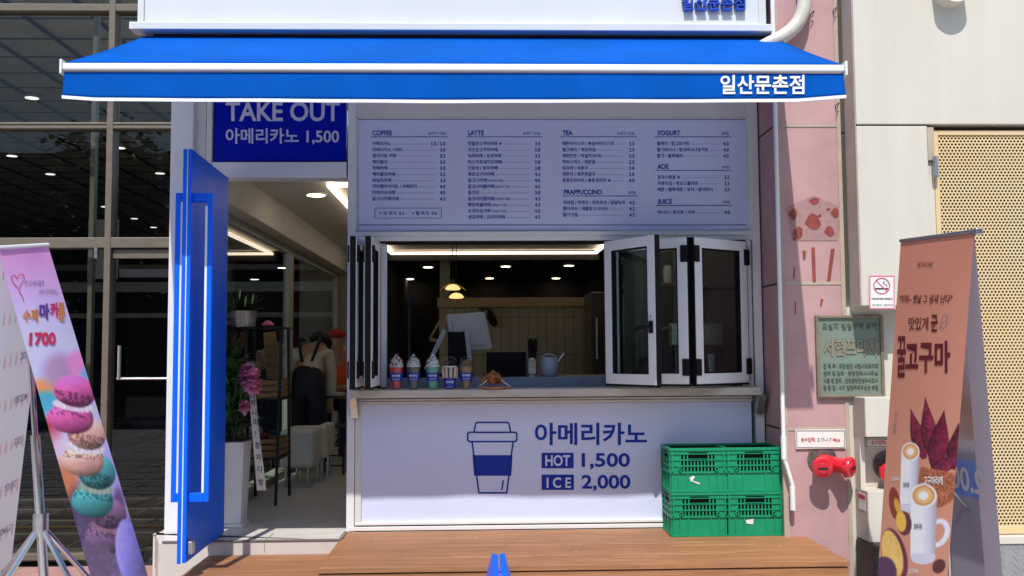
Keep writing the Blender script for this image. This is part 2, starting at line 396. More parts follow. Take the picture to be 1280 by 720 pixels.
MB().box(-5.3, -4.9, 7, 7.02, 2.4, 3.2).build('notice_sheet', M['greywall'], lob)
dl = None
for (px, py) in ((40,120),(15,193),(63,216),(150,183),(200,215),(131,257),(168,272),(192,283)):
    p = PZ(px, py, LC-.025)
    if dl is None:
        dl = thing('lobby_downlight', 'round white downlight set in the dark lobby ceiling', 'ceiling light', p, 'downlights in the lobby ceiling')
        MB().lathe([(.10,0),(.10,-.02),(.085,-.025)], p, 16).build('trim_ring', M['steel'], dl, smooth=True)
        MB().lathe([(.08,-.028),(.0,-.03)], p, 16).build('glow', M['lobbylamp'], dl)
    else: copy_tree(dl, p)

# ------------------------------------------------------------------ the coffee kiosk building
kio = thing('coffee_kiosk', 'small white framed cafe front with serving window and open doorway', 'building', (0, 0, 0))
def fbox(name, x0, y0, x1, y1, Y, d, m, bevel=.003, par=kio): return MB().pbox(x0, y0, x1, y1, Y, d).build(name, m, par, bevel)
ZT = 3.15
def post(name, x0, x1, ymid, Y, d, m, z0=FZ, z1=ZT):
    return MB().box(P(x0, ymid, Y).x, P(x1, ymid, Y).x, Y, Y+d, z0, z1).build(name, m, kio, bevel=.004)
post('corner_post', 209.5, 238, 400, 0.0, .5, M['white'], FZ)
post('corner_post', 240, 257, 200, .035, .3, M['white2'])
post('door_jamb', 257.5, 264.5, 200, .01, .12, M['white2'], FZ)
post('door_jamb', 433.6, 443.4, 450, 0.0, .16, M['white'], FZ-.02)
post('corner_post', 941, 951.2, 330, 0.0, .3, M['white'], FZ)
fbox('lintel', 265, 202.5, 433, 222, .004, .14, M['white'])
fbox('door_head_panel', 265, 60, 433, 202, .06, .05, M['white2'])
fbox('upper_strip', 443.6, 60, 941, 146.5, .02, .12, M['white2'])
fbox('window_head', 443.7, 288.8, 940.8, 294.4, .0, .15, M['white'])
fbox('window_head_rail', 443.7, 294.8, 940.8, 300.6, .012, .13, M['white'])
fbox('track_top', 447, 300.8, 934, 303.4, .02, .1, M['black'], 0)
fbox('window_side_frame', 476, 302, 483, 484, .06, .05, M['white'])
fbox('window_side_frame', 934, 300, 940.5, 484, .01, .1, M['white'])
fbox('under_sill_rail', 447.5, 497.2, 940.8, 499.8, .008, .1, M['white2'])
fbox('panel_frame_top', 447.5, 500.3, 940.8, 503.6, .0, .1, M['white2'])
fbox('panel_frame_side', 443.6, 500.5, 451.5, 657, .004, .1, M['white2'])
fbox('bottom_rail', 443.6, 650.5, 941, 654.2, .0, .1, M['white'])
fbox('bottom_gap', 448, 654.3, 941, 655.9, .012, .1, M['black'], 0)
fbox('bottom_rail', 436, 656, 952, 661, -.004, .12, M['white'])
# interior shell
WX = -1.80; CZ = 2.60
MB().box(WX-.2, 1.9, .0, 10.2, FZ-.2, FZ).build('shop_floor', M['tile'], kio)
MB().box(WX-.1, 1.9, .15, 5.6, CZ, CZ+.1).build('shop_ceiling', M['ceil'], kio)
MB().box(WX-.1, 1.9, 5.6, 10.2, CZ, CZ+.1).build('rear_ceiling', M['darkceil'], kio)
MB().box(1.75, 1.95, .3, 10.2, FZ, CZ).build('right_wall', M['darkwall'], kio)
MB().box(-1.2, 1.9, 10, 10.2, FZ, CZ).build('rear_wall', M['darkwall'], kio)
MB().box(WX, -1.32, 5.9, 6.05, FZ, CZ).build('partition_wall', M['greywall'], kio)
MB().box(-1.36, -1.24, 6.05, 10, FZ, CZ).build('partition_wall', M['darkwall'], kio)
MB().box(WX-.04, WX+.16, .2, 5.9, 2.36, CZ-.001).build('soffit_beam', M['ceil'], kio, bevel=.004)
gp = MB(); gp.box(WX-.01, WX+.01, .3, 5.85, FZ, 2.34); gp.build('partition_glass', M['glass'], kio)
pf = MB(); pf.box(WX-.03, WX+.03, .2, 5.9, 2.30, 2.357)
for y in (2.85, 5.75): pf.box(WX-.03, WX+.03, y, y+.18 if y < 4 else y+.14, FZ, 2.30)
pf.box(WX-.03, WX+.03, .2, 5.9, FZ, FZ+.06)
pf.build('partition_frame', M['greywall'], kio, bevel=.003)
led = MB()
lx0, lx1, ly0, ly1 = P(408, 222, .72).x, P(746, 313, 5.45).x, .72, 5.45
t = .035
led.box(lx0, lx1, ly0, ly0+t, CZ-.05, CZ-.02); led.box(lx0, lx1, ly1-t, ly1, CZ-.05, CZ-.02)
led.box(lx0, lx0+t, ly0+t, ly1-t, CZ-.05, CZ-.02); led.box(lx1-t, lx1, ly0+t, ly1-t, CZ-.05, CZ-.02)
led.build('led_strip', M['led'], kio)
lb = MB(); lb.box(lx0-.03, lx1+.03, ly1+.005, ly1+.05, CZ-.12, CZ-.001)
lb.build('led_housing', M['darkwall'], kio)
# tiled partition behind the counter with wooden cap
TW = 5.6
a = P(549, 420, TW).x; b = 1.75
MB().box(a, b, TW, TW+.12, FZ, vz(650, 384, TW)).build('tiled_wall', M['kittile'], kio)
MB().box(a-.02, b, TW-.03, TW+.14, vz(650, 384, TW)+.001, vz(650, 372, TW)).build('wall_cap', M['capwood'], kio, bevel=.004)
MB().box(P(549, 350, TW).x, P(562, 350, TW).x, TW+.15, TW+.3, FZ, CZ-.002).build('column', M['olive'], kio)
dl = None
for (px, py) in ((535,333),(512,348),(632,332),(612,347),(711,331),(695,347),(395,242),(372,287),(700,295),(560,298)):  # the last few are extra lamps added to brighten the room
    p = PZ(px, py, CZ-.003)
    if dl is None:
        dl = thing('ceiling_downlight', 'small round warm downlight set flat in the cafe ceiling', 'ceiling light', p, 'warm downlights inside the cafe')
        MB().lathe([(.085,0),(.085,-.012),(.07,-.014)], p, 14).build('trim_ring', M['white2'], dl, smooth=True)
        MB().lathe([(.068,-.016),(.0,-.018)], p, 14).build('glow', M['lamp'], dl)
    elif py < 360: copy_tree(dl, p)

# platform in front of the doorway
pl = thing('entrance_platform', 'cream tiled entrance platform under the open blue door', 'step', (-1.4, -.2, 0))
NY = PZ(350, 676.5, FZ).y
xl, xr = PZ(199, 678, FZ).x, PZ(431, 668, FZ).x
MB().prism([(xl, NY, FZ), (xr, NY, FZ), (xr, .0, FZ), (xl-.12, .0, FZ), (xl-.12, NY+.3, FZ)], (0, 0, -FZ+.001)).build('tile_block', M['tile'], pl, bevel=.004)
n = MB().box(xl+.02, xr, NY-.006, NY+.02, FZ+.001, FZ+.007); n.box(xr-.012, xr+.008, NY+.02, -.012, FZ+.001, FZ+.008)
n.build('nosing', M['grout'], pl)
tj = MB(); tx = PZ(350, 660, FZ).x
tj.box(tx-.0015, tx+.0015, NY+.02, -.01, FZ+.0005, FZ+.0025); tj.box(tx-.0015, tx+.0015, NY-.001, NY+.01, .22, FZ-.003)
tj.build('tile_joint', M['grout'], pl)

# ------------------------------------------------------------------ timber deck and lower step
dk = thing('timber_deck', 'brown timber deck in front of the serving counter', 'deck', (.5, -.5, 0))
x0d = PZ(434, 662, FZ).x; x1d = 1.90; yfd = PZ(640, 710, FZ).y
bd = MB(); bw = .139; y = -.006; k = 0
while y - bw > yfd - .02:
    bd.box(x0d, x1d + .012*math.sin(k*2.1)*.3, y-bw+.004, y, FZ-.03, FZ-.0015*(k % 2)); y -= bw; k += 1
yfd = y
bd.build('deck_boards', M['deck'], dk, bevel=.003)
gv = MB(); rnd = random.Random(3)
for i in range(k):
    for q in range(1, 4):
        yy = -.006 - bw*i - bw*q/4 + rnd.uniform(-.004, .004); xs = x0d + rnd.uniform(.02, 1.2)
        while xs < x1d - .2:
            L = rnd.uniform(.15, .8); xe = min(x1d-.03, xs+L)
            if rnd.random() < .45: gv.box(xs, xe, yy-.0012, yy+.0012, FZ-.004, FZ+.0006)
            xs = xe + rnd.uniform(.1, .7)
gv.build('board_grooves', M['decklight'], dk)
fl_ = MB(); rq = random.Random(17)
for i in range(10):
    x, y_ = rq.uniform(x0d+.05, x1d-.1), rq.uniform(yfd+.03, -.04); r = rq.uniform(.0015, .004)
    fl_.lathe([(r, 0), (r*.7, r*.5), (.0, r*.6)], (x, y_, FZ+.0002), 6)
fl_.build('grit', M['plate'], dk)
MB().box(x0d, x1d, yfd+.012, yfd+.035, .0, FZ-.036).build('fascia_board', M['deck'], dk, bevel=.003)
MB().box(x0d+.02, x1d-.02, yfd+.04, -.02, .0, FZ-.034).build('joists', M['black'], dk)
st = thing('timber_step', 'lower timber step below the tiled doorway platform', 'step', (-1.3, -.7, 0))
SZ = FZ-.075
xs0 = PZ(262, 693, SZ).x
sb = MB(); y = NY-.008
for i in range(5):
    sb.box(xs0, x0d-.006, y-bw+.004, y, SZ-.03, SZ-.001*(i % 2)); y -= bw
sb.build('step_boards', M['deck'], st, bevel=.003)
MB().box(xs0+.01, x0d-.006, y+.01, y+.03, 0, SZ-.032).build('step_fascia', M['deck'], st, bevel=.003)

# ------------------------------------------------------------------ signs on the kiosk
def FP(Y): return lambda x, y: P(x, y, Y)
# fascia sign on top
SY = -.32
fs = thing('fascia_sign', 'white box sign above the awning with raised blue lettering', 'sign', (0, SY, 3.3))
MB().box(P(171.5, 20, SY).x, P(958, 20, SY).x, SY, .1, P(560, 36, SY).z, 4.3).build('sign_box', M['signwhite'], fs, bevel=.006)
sf = MB(); a, b = P(180.5, 20, SY).x, P(948, 20, SY).x; zz = P(560, 29, SY).z
sf.box(a-.012, a, SY-.012, SY-.001, zz, 4.3); sf.box(b, b+.012, SY-.012, SY-.001, zz, 4.3); sf.box(a-.012, b+.012, SY-.013, SY-.001, zz-.012, zz)
sf.build('sign_edge_trim', M['signwhite'], fs, bevel=.002)
lgz = P(560, 37.5, SY-.06).z
MB().box(P(161, 35, SY-.06).x, P(968, 35, SY-.06).x, SY-.06, SY+.06, lgz, lgz+.045).build('sign_ledge', M['signwhite'], fs, bevel=.004)
MB().box(P(190, 41, SY).x, P(960, 41, SY).x, SY+.03, .1, lgz-.06, lgz-.001).build('sign_underside', M['blackm'], fs)
tx = MB().text('일산문촌점', FP(SY-.035), 853, 10.5, 20.5, 932, bold=.02, ext=(0, .03, 0)); tx.build('lettering', mat('blue_acrylic', (.01,.06,.42), .3), fs)
# take out sign over the door
ts = thing('takeout_sign', 'deep blue sign reading TAKE OUT above the doorway', 'sign', (-1.25, .03, 2.7))
MB().pbox(267.5, 60, 432.5, 201.5, .03, .028).build('sign_panel', M['signblue'], ts, bevel=.002)
t = MB().text('TAKE OUT', FP(.027), 282, 150.6, 33, 425, bold=.022)
t.text('아메리카노 1,500', FP(.027), 282, 177.6, 20.5, 424, bold=.02); t.build('lettering', M['signtext'], ts)
# menu board
mn = thing('menu_board', 'wide lavender white menu board with navy price lists above the window', 'menu board', (.45, .03, 2.35))
MB().pbox(447, 148.2, 934, 287.8, .03, .03).build('board', M['panel'], mn)
bf = MB(); bf.pbox(443.8, 147, 446.9, 288.2, .015, .05); bf.pbox(934.1, 147, 939, 288.2, .015, .05); bf.pbox(447, 146.9, 934, 148.1, .018, .05)
bf.pbox(447, 287.9, 934, 288.6, .018, .05); bf.build('board_frame', M['white2'], mn)
th = MB(); F = FP(.027)
th.stroke(F, [(447.5, 281.2), (933, 281.2)], .8); th.stroke(F, [(447.5, 149.5), (933, 149.5)], .8); th.stroke(F, [(447.3, 149), (447.3, 287)], .7)
th.build('border_line', M['navy'], mn)
K = 4.2346
def block(ox, head, sub, hx, hy, x1, lines, prx, lx, y0):
    m = MB(); X = lambda v: ox + v/K
    Yv = lambda v: 130 + v/K
    m.text(head, F, X(hx), Yv(hy+12), 35/K, None, bold=.022, sx=.86)
    m.text(sub, F, X(x1-12), Yv(hy+9), 18/K, right=True, bold=.01)
    m.stroke(F, [(X(hx-10), Yv(hy+21)), (X(x1), Yv(hy+21))], .75)
    for i, (t, e, p) in enumerate(lines):
        yc = y0 + 32.4*i
        o = ' (ONLY ICE)'
        if t.endswith(o):
            b = t[:-len(o)]
            m.text(b, F, X(lx), Yv(yc+8), 23/K, X(e-86), bold=.013)
            m.text('(ONLY ICE)', F, X(e-80), Yv(yc+7), 17/K, X(e), bold=.004)
        else: m.text(t, F, X(lx), Yv(yc+8), 23/K, X(e), bold=.013)
        m.text(p, F, X(prx), Yv(yc+9), 26/K, right=True, bold=.02, sx=.92)
        u = e + 10; lim = prx - (85 if '/' in p else 58)
        while u < lim:
            m.stroke(F, [(X(u), Yv(yc+2)), (X(u+5), Yv(yc+2))], .5); u += 13
    m.build('price_list', M['navy'], mn)
block(440, 'COFFEE', '(HOT / ICE)', 108, 153, 506, [('아메리카노', 205, '1.5 / 2.0'), ('아메리카노 1리터', 265, '3.0'), ('청자다방 커피', 233, '2.5'), ('헤이즐넛', 187, '3.0'), ('카페라떼', 187, '3.0'), ('헤이즐넛라떼', 228, '3.5'), ('바닐라라떼', 207, '3.5'), ('카라멜마끼아또 / 카페모카', 345, '4.0'), ('티라미수라떼', 228, '4.0'), ('달고나카페라떼', 248, '4.3')], 494, 108, 210)
block(440, 'LATTE', '(HOT / ICE)', 614, 153, 1008, [('리얼군고구마라떼 ★', 795, '3.5'), ('치즈군고구마라떼', 770, '3.8'), ('녹차라떼 / 초코라떼', 788, '3.5'), ('마스카포네치즈라떼', 792, '3.8'), ('단호박 / 호두라떼', 770, '3.8'), ('흑당고구마라떼', 752, '4.3'), ('달고나라떼 (ONLY ICE)', 800, '4.0'), ('달고나버블라떼 (ONLY ICE)', 838, '4.5'), ('밀크티', 672, '3.8'), ('밀크티버블라떼 (ONLY ICE)', 838, '4.3'), ('흑당버블라떼 (ONLY ICE)', 820, '4.3'), ('오곡미숫가루 (ONLY ICE)', 820, '4.0'), ('생강라떼 / 오미자라떼', 810, '4.5')], 996, 614, 210)
block(690, 'TEA', '(HOT / ICE)', 55, 153, 448, [('레몬아이스티 / 복숭아아이스티', 327, '2.5'), ('얼그레이 / 캐모마일', 230, '2.5'), ('페퍼민트 / 작설차(녹차)', 263, '2.5'), ('히비스커스 / 레몬밤', 230, '2.5'), ('유자차 / 자몽차', 190, '3.0'), ('레몬차 / 제주청귤차', 230, '3.0'), ('문경오미자차 / 봉동생강차 ★', 313, '4.0')], 436, 55, 210)
block(690, 'FRAPPUCCINO', '(ICE)', 64, 466, 454, [('자바칩 / 쿠앤크 / 민트초코 / 달달녹차', 388, '4.2'), ('콩크러쉬 / 애플망고크러쉬', 293, '4.2'), ('딸기크림', 136, '4.2')], 438, 58, 522)
block(690, 'YOGURT', '(ICE)', 556, 153, 948, [('플레인 / 망고요거트', 728, '4.0'), ('딸기바나나 / 망고바나나요거트', 828, '4.0'), ('딸기 / 블루베리', 690, '4.0')], 936, 556, 210)
block(690, 'ADE', '(ICE)', 558, 331, 950, [('청자스페셜 ★', 680, '3.5'), ('자몽라임 / 청포도플라밍', 772, '3.5'), ('레몬 / 블루레몬 / 유자 / 깔라만시', 850, '3.5')], 940, 558, 388)
block(690, 'JUICE', '(ICE)', 560, 516, 954, [('바나나 / 토마토 / 키위', 755, '4.0')], 942, 560, 573)
eb = MB(); X = lambda v: 440+v/K; Yv = lambda v: 130+v/K
eb.stroke(F, [(X(121), Yv(551)), (X(473), Yv(551)), (X(473), Yv(604)), (X(121), Yv(604)), (X(121), Yv(551))], .5)
eb.text('+ 샷 추가  0.5', F, X(145), Yv(586), 22/K, X(276), bold=.014); eb.text('+ 펄 추가  0.6', F, X(317), Yv(586), 22/K, X(449), bold=.014)
eb.build('extras_box', M['navy'], mn)
# counter front panel with the cup drawing
pp = thing('price_panel', 'lavender white counter front with blue cup drawing and americano prices', 'sign', (.5, .02, .7))
MB().pbox(451.8, 503.9, 940.6, 650.2, .02, .03).build('panel', M['panel'], pp)
F2 = FP(.017); m = MB(); Q = lambda x, y: (430+x/3, 480+y/3)
def rr(pts): m.stroke(F2, [Q(*p) for p in pts], 1.9)
rr([(487,181),(494,150),(500,144),(612,144),(619,150),(625,181)])
rr([(470,181),(642,181),(648,186),(648,210),(642,216),(470,216),(464,210),(464,186),(470,181)])
m.stroke(F2, [Q(534,182), Q(606,182)], 1.5)
for x in (501, 517): m.stroke(F2, [Q(x,182), Q(x+8,182)], 1.7)
rr([(480,216),(506,408),(610,408),(634,216)])
m.poly(F2, [Q(482,267), Q(632,267), Q(627,344), Q(488,344)])
m.stroke(F2, [Q(597,363), Q(592,396)], 2.0)
m.build('cup_drawing', M['navy'], pp)
t = MB(); t.text('아메리카노', F2, 668.5, 553.5, 29.5, 808.5, bold=.022)
t.text('1,500', F2, 727, 583.0, 23.5, 787.5, bold=.024); t.text('2,000', F2, 727, 610.3, 23.5, 788, bold=.024)
t.poly(F2, [Q(741,258), Q(861,258), Q(861,316), Q(741,316)]); t.poly(F2, [Q(741,340), Q(862,340), Q(862,397), Q(741,397)])
t.build('lettering', M['navy'], pp)
F3 = FP(.0145); t = MB(); t.text('HOT', F3, *Q(755, 306), 18.5, Q(848,0)[0], bold=.024); t.build('badge_lettering', M['panel'], pp); t = MB(); t.text('I C E', F3, *Q(760, 388), 17.5, Q(851,0)[0], bold=.024)
t.build('badge_lettering', M['panel'], pp)

# ------------------------------------------------------------------ counter shelf with brackets
cs = thing('counter_shelf', 'pale stone serving shelf on metal brackets below the window', 'shelf', (.5, -.06, 1.1))
za, zb = P(700, 486, -.14).z, P(700, 496, -.14).z
SH = P(700, 486, -.14).z
MB().box(P(438.5, 490, -.14).x, P(952, 490, -.14).x, -.14, -.005, zb, za).build('stone_slab', M['marble'], cs, bevel=.004)
MB().box(P(447, 490, 0).x, P(940, 490, 0).x, .0, .2, SH-.05, SH-.004).build('inner_sill', M['white'], cs, bevel=.003)
for px in (443.5, 948.5):
    x = P(px, 505, -.02).x
    MB().prism([(x-.022, -.12, zb-.001), (x-.022, -.004, zb-.001), (x-.022, -.004, zb-.125), (x-.022, -.03, zb-.125)], (.044, 0, 0)).build('bracket', M['steel'], cs, bevel=.002)

# ------------------------------------------------------------------ folding window sashes
def sash(a, b, z0, z1, label, handle=False, hinges=()):
    a, b = Vector((a[0], a[1], 0)), Vector((b[0], b[1], 0)); d = (b-a); W = d.length; d.normalize()
    n = Vector((d.y, -d.x, 0)); n = n if n.y < 0 or abs(n.y) < .05 and n.x > 0 else -n; up = Vector((0,0,1)); T = .021
    s = thing('window_sash', label, 'window', Vector(((a.x+b.x)/2, (a.y+b.y)/2, z0)), 'folded sashes of the serving window')
    st = .062; H = z1-z0; c = lambda u, z: a + d*u + up*z
    f = MB()
    f.obox(c(st/2, z0+H/2), d*st/2, n*T, up*H/2); f.obox(c(W-st/2, z0+H/2), d*st/2, n*T, up*H/2)
    f.obox(c(W/2, z0+st/2), d*(W/2-st), n*T, up*st/2); f.obox(c(W/2, z1-st/2), d*(W/2-st), n*T, up*st/2)
    f.build('frame', M['white'], s, bevel=.003)
    g = MB(); e = .008
    for sg in (1,):
        g.obox(c(st+e/2, z0+H/2), d*e/2, n*(T-.004), up*(H/2-st)); g.obox(c(W-st-e/2, z0+H/2), d*e/2, n*(T-.004), up*(H/2-st))
        g.obox(c(W/2, z0+st+e/2), d*(W/2-st-e), n*(T-.004), up*e/2); g.obox(c(W/2, z1-st-e/2), d*(W/2-st-e), n*(T-.004), up*e/2)
    for u in (-.004, W+.004):
        g.obox(c(u, z0+H/2), d*.0035, n*(T*.8), up*(H/2))
    g.obox(c(W/2, z0-.007), d*(W/2), n*T*.9, up*.006)
    g.build('gasket', M['black'], s)
    MB().obox(c(W/2, z0+H/2), d*(W/2-st-e), n*.003, up*(H/2-st-e)).build('pane', M['glass'], s)
    for (u, sgn) in hinges:
        for hz in (z0+.1, z1-.1):
            hb = MB(); hb.obox(c(u, hz), d*.022, n*(T+.012), up*.05); hb.build('hinge', M['black'], s, bevel=.004)
    if handle:
        p = c(W-st/2, z0+H*.385) + n*T; h = MB()
        h.obox(p+n*.006, d*.013, n*.007, up*.036); h.tube([p+n*.01, p+n*.05, p+n*.055-d*.03, p+n*.055-d*.075-up*.012, p+n*.05-d*.125-up*.024], [.012,.012,.014,.014,.011], 8)
        h.build('handle', M['black'], s, bevel=.0)
        MB().lathe([(.0,.004),(.011,.003),(.011,0)], c(W-st/2, z0+H*.455)+n*(T+.0), 10, 'y').build('keyhole', M['steel'], s)
    return s
zs0, zs1 = P(850, 479.0, -.1).z, P(850, 301, -.1).z
sash((.775, -.05), (1.022, -.42), zs0, zs1, 'free window sash with black lever handle, nearest of the folded right sashes', True)
sash((.80, -.025), (1.235, -.285), zs0, zs1, 'middle right window sash partly hidden behind the sash with the handle', False, ((.49, 1),))
sash((1.262, -.285), (1.648, -.025), zs0, zs1, 'window sash hinged to the right post beside the pink wall', False, ((.01, 1), (.46, 1)))
sash((-.745, -.05), (-.756, -.39), zs0, zs1, 'folded sash standing edge-on against the left window post', False, ((.31, 1),))
sash((-.668, -.39), (-.652, -.05), zs0, zs1, 'folded edge-on left sash nearest to the window opening', False, ((.03, 1),))

# ------------------------------------------------------------------ awning
aw = thing('shop_awning', 'blue canvas awning with white bar and white lettering over the cafe front', 'awning', (0, -.8, 2.8))
AB, AF = -.24, -1.32
bl, br_ = P(183, 46, AB), P(968, 46.5, AB)
fl, frr = P(82.5, 78, AF), P(1052, 81.5, AF)
zbk = (bl.z+br_.z)/2; zfr = (fl.z+frr.z)/2; xa, xb = fl.x, frr.x
def top_pt(u, v):                        # u along x, v from back to front, slight sag
    x = xa + (xb-xa)*u; x = x*v + (bl.x+(br_.x-bl.x)*u)*(1-v)
    return Vector((x, AB+(AF-AB)*v, zbk+(zfr-zbk)*v - .008*math.sin(math.pi*v)*(1+.15*math.sin(u*25))))
cn = MB(); nu, nv = 60, 12
vs = [top_pt(i/nu, k/nv) for k in range(nv+1) for i in range(nu+1)]
cn.add(vs, [(k*(nu+1)+i, k*(nu+1)+i+1, (k+1)*(nu+1)+i+1, (k+1)*(nu+1)+i) for k in range(nv) for i in range(nu)])
o = cn.build('canopy', M['awning'], aw, smooth=True); sm = o.modifiers.new('t', 'SOLIDIFY'); sm.thickness = .003
MB().box(xa-.005, xb+.005, AF-.03, AF+.02, zfr-.042, zfr-.008).build('front_bar', M['white'], aw, bevel=.006)
for x in (xa-.018, xb+.006):
    MB().box(x, x+.012, AF-.035, AF+.025, zfr-.062, zfr+.010).build('end_cap', M['white'], aw, bevel=.004)
zv0 = P(560, 122.5, AF-.01).z
def val_pt(u, v, dy=0):
    x = xa + (xb-xa)*u; e = max(0, 1-u*14) - 0
    wv = .004*math.sin(u*17)*v + .002*math.sin(u*41+1)*v
    zb_ = zv0 - .010*math.sin(u*3.1) + .016*min(1, max(0, (u-.94)/.06)) + .010*max(0, 1-u*25)
    return Vector((x - .010*(1-2*u)*v*(abs(2*u-1)**8), AF-.012 + wv + dy, zfr-.05 + (zb_-(zfr-.05))*v))
vl = MB(); nu, nv = 160, 8
vs = [val_pt(i/nu, k/nv) for k in range(nv+1) for i in range(nu+1)]
vl.add(vs, [(k*(nu+1)+i, k*(nu+1)+i+1, (k+1)*(nu+1)+i+1, (k+1)*(nu+1)+i) for k in range(nv) for i in range(nu)])
o = vl.build('valance', M['awning'], aw, smooth=True); sm = o.modifiers.new('t', 'SOLIDIFY'); sm.thickness = .003
hm = MB(); vs = []
for i in range(nu+1):
    p = val_pt(i/nu, 1); vs += [p+Vector((0,-.005,.0)), p+Vector((0,-.005,-.015)), p+Vector((0,.006,-.015)), p+Vector((0,.006,0))]
fsx = []
for i in range(nu):
    for q in range(4): fsx.append((i*4+q, i*4+(q+1) % 4, i*4+4+(q+1) % 4, i*4+4+q))
hm.add(vs, fsx+[(0,1,2,3), (nu*4+3,nu*4+2,nu*4+1,nu*4)]).build('hem', M['awntext'], aw)
def AT(x, y):
    p = P(x, y, AF-.02); u = (p.x-xa)/(xb-xa); v = min(1, max(0, (zfr-.05-p.z)/((zfr-.05)-zv0)))
    q = val_pt(u, v, -.009); return Vector((p.x, q.y, p.z))
MB().text('일산문촌점', AT, 900.5, 115.3, 25.5, 1005.5, bold=.02).build('lettering', M['awntext'], aw)
for sg in (0.12, 0.88):
    x = xa+(xb-xa)*sg; ar = MB(); mid = Vector((x+(.35 if sg < .5 else -.35), (AB+AF)/2, (zbk+zfr)/2-.1))
    ar.tube([(x, AB, zbk-.08), mid], .022, 8); ar.tube([mid, (x, AF+.03, zfr-.03)], .018, 8)
    ar.build('folding_arm', M['white'], aw, smooth=True)
MB().box(xa, xb, AB-.02, AB+.1, zbk-.06, zbk+.02).build('roller', M['white2'], aw, bevel=.01)

# ------------------------------------------------------------------ blue door, standing open at right angles
DX = P(283, 440, -.02).x
dhz1 = P(283, 222, -.02).z
dW0, dW1 = -.02, -.02-.86
door = thing('entrance_door', 'bright blue panel door standing wide open beside the doorway', 'door', (DX, -.02, FZ)); door.rotation_euler.z = .036
xx = (P(237, 440, dW1).x + DX)/2
zt = P(231, 187, dW1).z; zt = (zt + dhz1)/2
zb0 = FZ+.012
MB().box(DX-.0195, DX, dW1, dW0, zb0, zt).build('leaf', M['door'], door, bevel=.002)
MB().box(DX-.0455, DX-.026, dW1, dW0, zb0-.004, zt).build('leaf', M['door'], door, bevel=.002)
MB().box(DX-.0258, DX-.0197, dW1+.004, dW0, zb0, zt-.004).build('core_strip', M['white'], door)
h1 = MB(); z1, z0 = P(222, 240, dW1).z, P(222, 629, dW1).z
# pull handles: flat U-shaped bows standing off both faces
for sg in (1, -1):
    xf = DX if sg > 0 else DX-.0455
    h = MB(); y0, y1 = dW1+.03, dW1+.075
    xo = xf + sg*(.105 if sg > 0 else .045); bt_ = .026
    h.box(xo-bt_ if sg > 0 else xo, xo if sg > 0 else xo+bt_, y0, y1, z0, z1)
    h.box(xf, xo-sg*(bt_+.0002), y0, y1, z1-.045, z1); h.box(xf, xo-sg*(bt_+.0002), y0, y1, z0, z0+.045)
    hh = h.build('pull_handle', M['door'], door, bevel=.002)
    xs_ = xo-sg*(bt_+.0005); MB().box(xs_, xs_-sg*.012, y0+.004, y1-.004, z0+.047, z1-.07 if sg > 0 else z1-.047).build('white_grip', M['white'], hh)
MB().box(DX+.0005, DX+.028, dW1+.02, dW1+.075, FZ+.05, FZ+.12).build('floor_bolt', M['steel'], door, bevel=.006)

# ------------------------------------------------------------------ pink granite wall on the right
PY = -.32
pw = thing('granite_wall', 'pink granite pillar wall with glue marks between the cafe and the cream cladding', 'wall', (2.0, PY, 0))
px0 = P(975.5, 440, PY).x; px1 = P(1058, 440, PY).x
MB().box(px0, px1, PY, .5, 0, 6).build('granite', M['pink'], pw)
sm_ = MB(); 
for y in (157, 354, 536): z = P(1016, y, PY).z; sm_.box(px0+.034, px1-.02, PY-.004, PY+.01, z-.009, z+.009)
sm_.box(px0-.004, px0+.03, PY-.006, PY+.02, 0, 6); sm_.box(px1-.02, px1+.004, PY-.006, PY+.02, 0, 6)
sm_.build('sealant_joint', M['seam'], pw)
sl = MB()
for y in (157, 354, 536): z = P(1016, y, PY).z; sl.box(px0-.002, px0+.01, PY+.03, 0, z-.006, z+.006)
sl.build('side_joint', M['seamdark'], pw)
FW = FP(PY-.003); U = lambda x, y: (930+x/3, 180+y/3)
rs = MB(); rs.poly(FW, [U(160,238), U(262,192), U(366,240), U(352,362), U(182,362)]); rs.build('faded_patch', M['residue2'], pw)
FW2 = FP(PY-.005); rs = MB(); rr_ = random.Random(5)
def blob(x, y, rx, ry, n=18):
    ph = rr_.uniform(0, 6); rs.poly(FW2, [U(x+rx*math.cos(t)*(1+.14*math.sin(3*t+ph)+.06*math.sin(7*t)), y+ry*math.sin(t)*(1+.14*math.sin(2*t+ph))) for t in (2*math.pi*k/n for k in range(n))])
blob(264,214,19,12); blob(185,263,16,19); blob(342,258,15,17); blob(260,291,28,28); blob(204,333,18,21); blob(321,327,18,18); blob(188,354,5,6); blob(316,245,8,5); blob(284,268,7,5)
rs.poly(FW2, [U(253,388), U(266,388), U(270,518), U(258,520)]); rs.poly(FW2, [U(326,394), U(341,392), U(324,514), U(311,516)])
rs.poly(FW2, [U(220,398), U(233,402), U(230,432), U(222,432)]); rs.poly(FW2, [U(187,462), U(191,462), U(190,506), U(186,506)])
rs.poly(FW2, [U(288,583), U(298,580), U(292,606), U(285,608)]); rs.poly(FW2, [U(192,590), U(195,590), U(194,640), U(191,640)])
rs.build('glue_marks', M['residue'], pw)
hk = MB()
for (x, y) in ((1013, 18), (1041, 14), (1044, 132)):
    p = P(x, y, PY); hk.tube([p, p+Vector((.0,-.03,0)), p+Vector((.012,-.035,.012)), p+Vector((-.004,-.035,-.03))], .003, 6)
hk.build('hook', M['blackm'], pw)

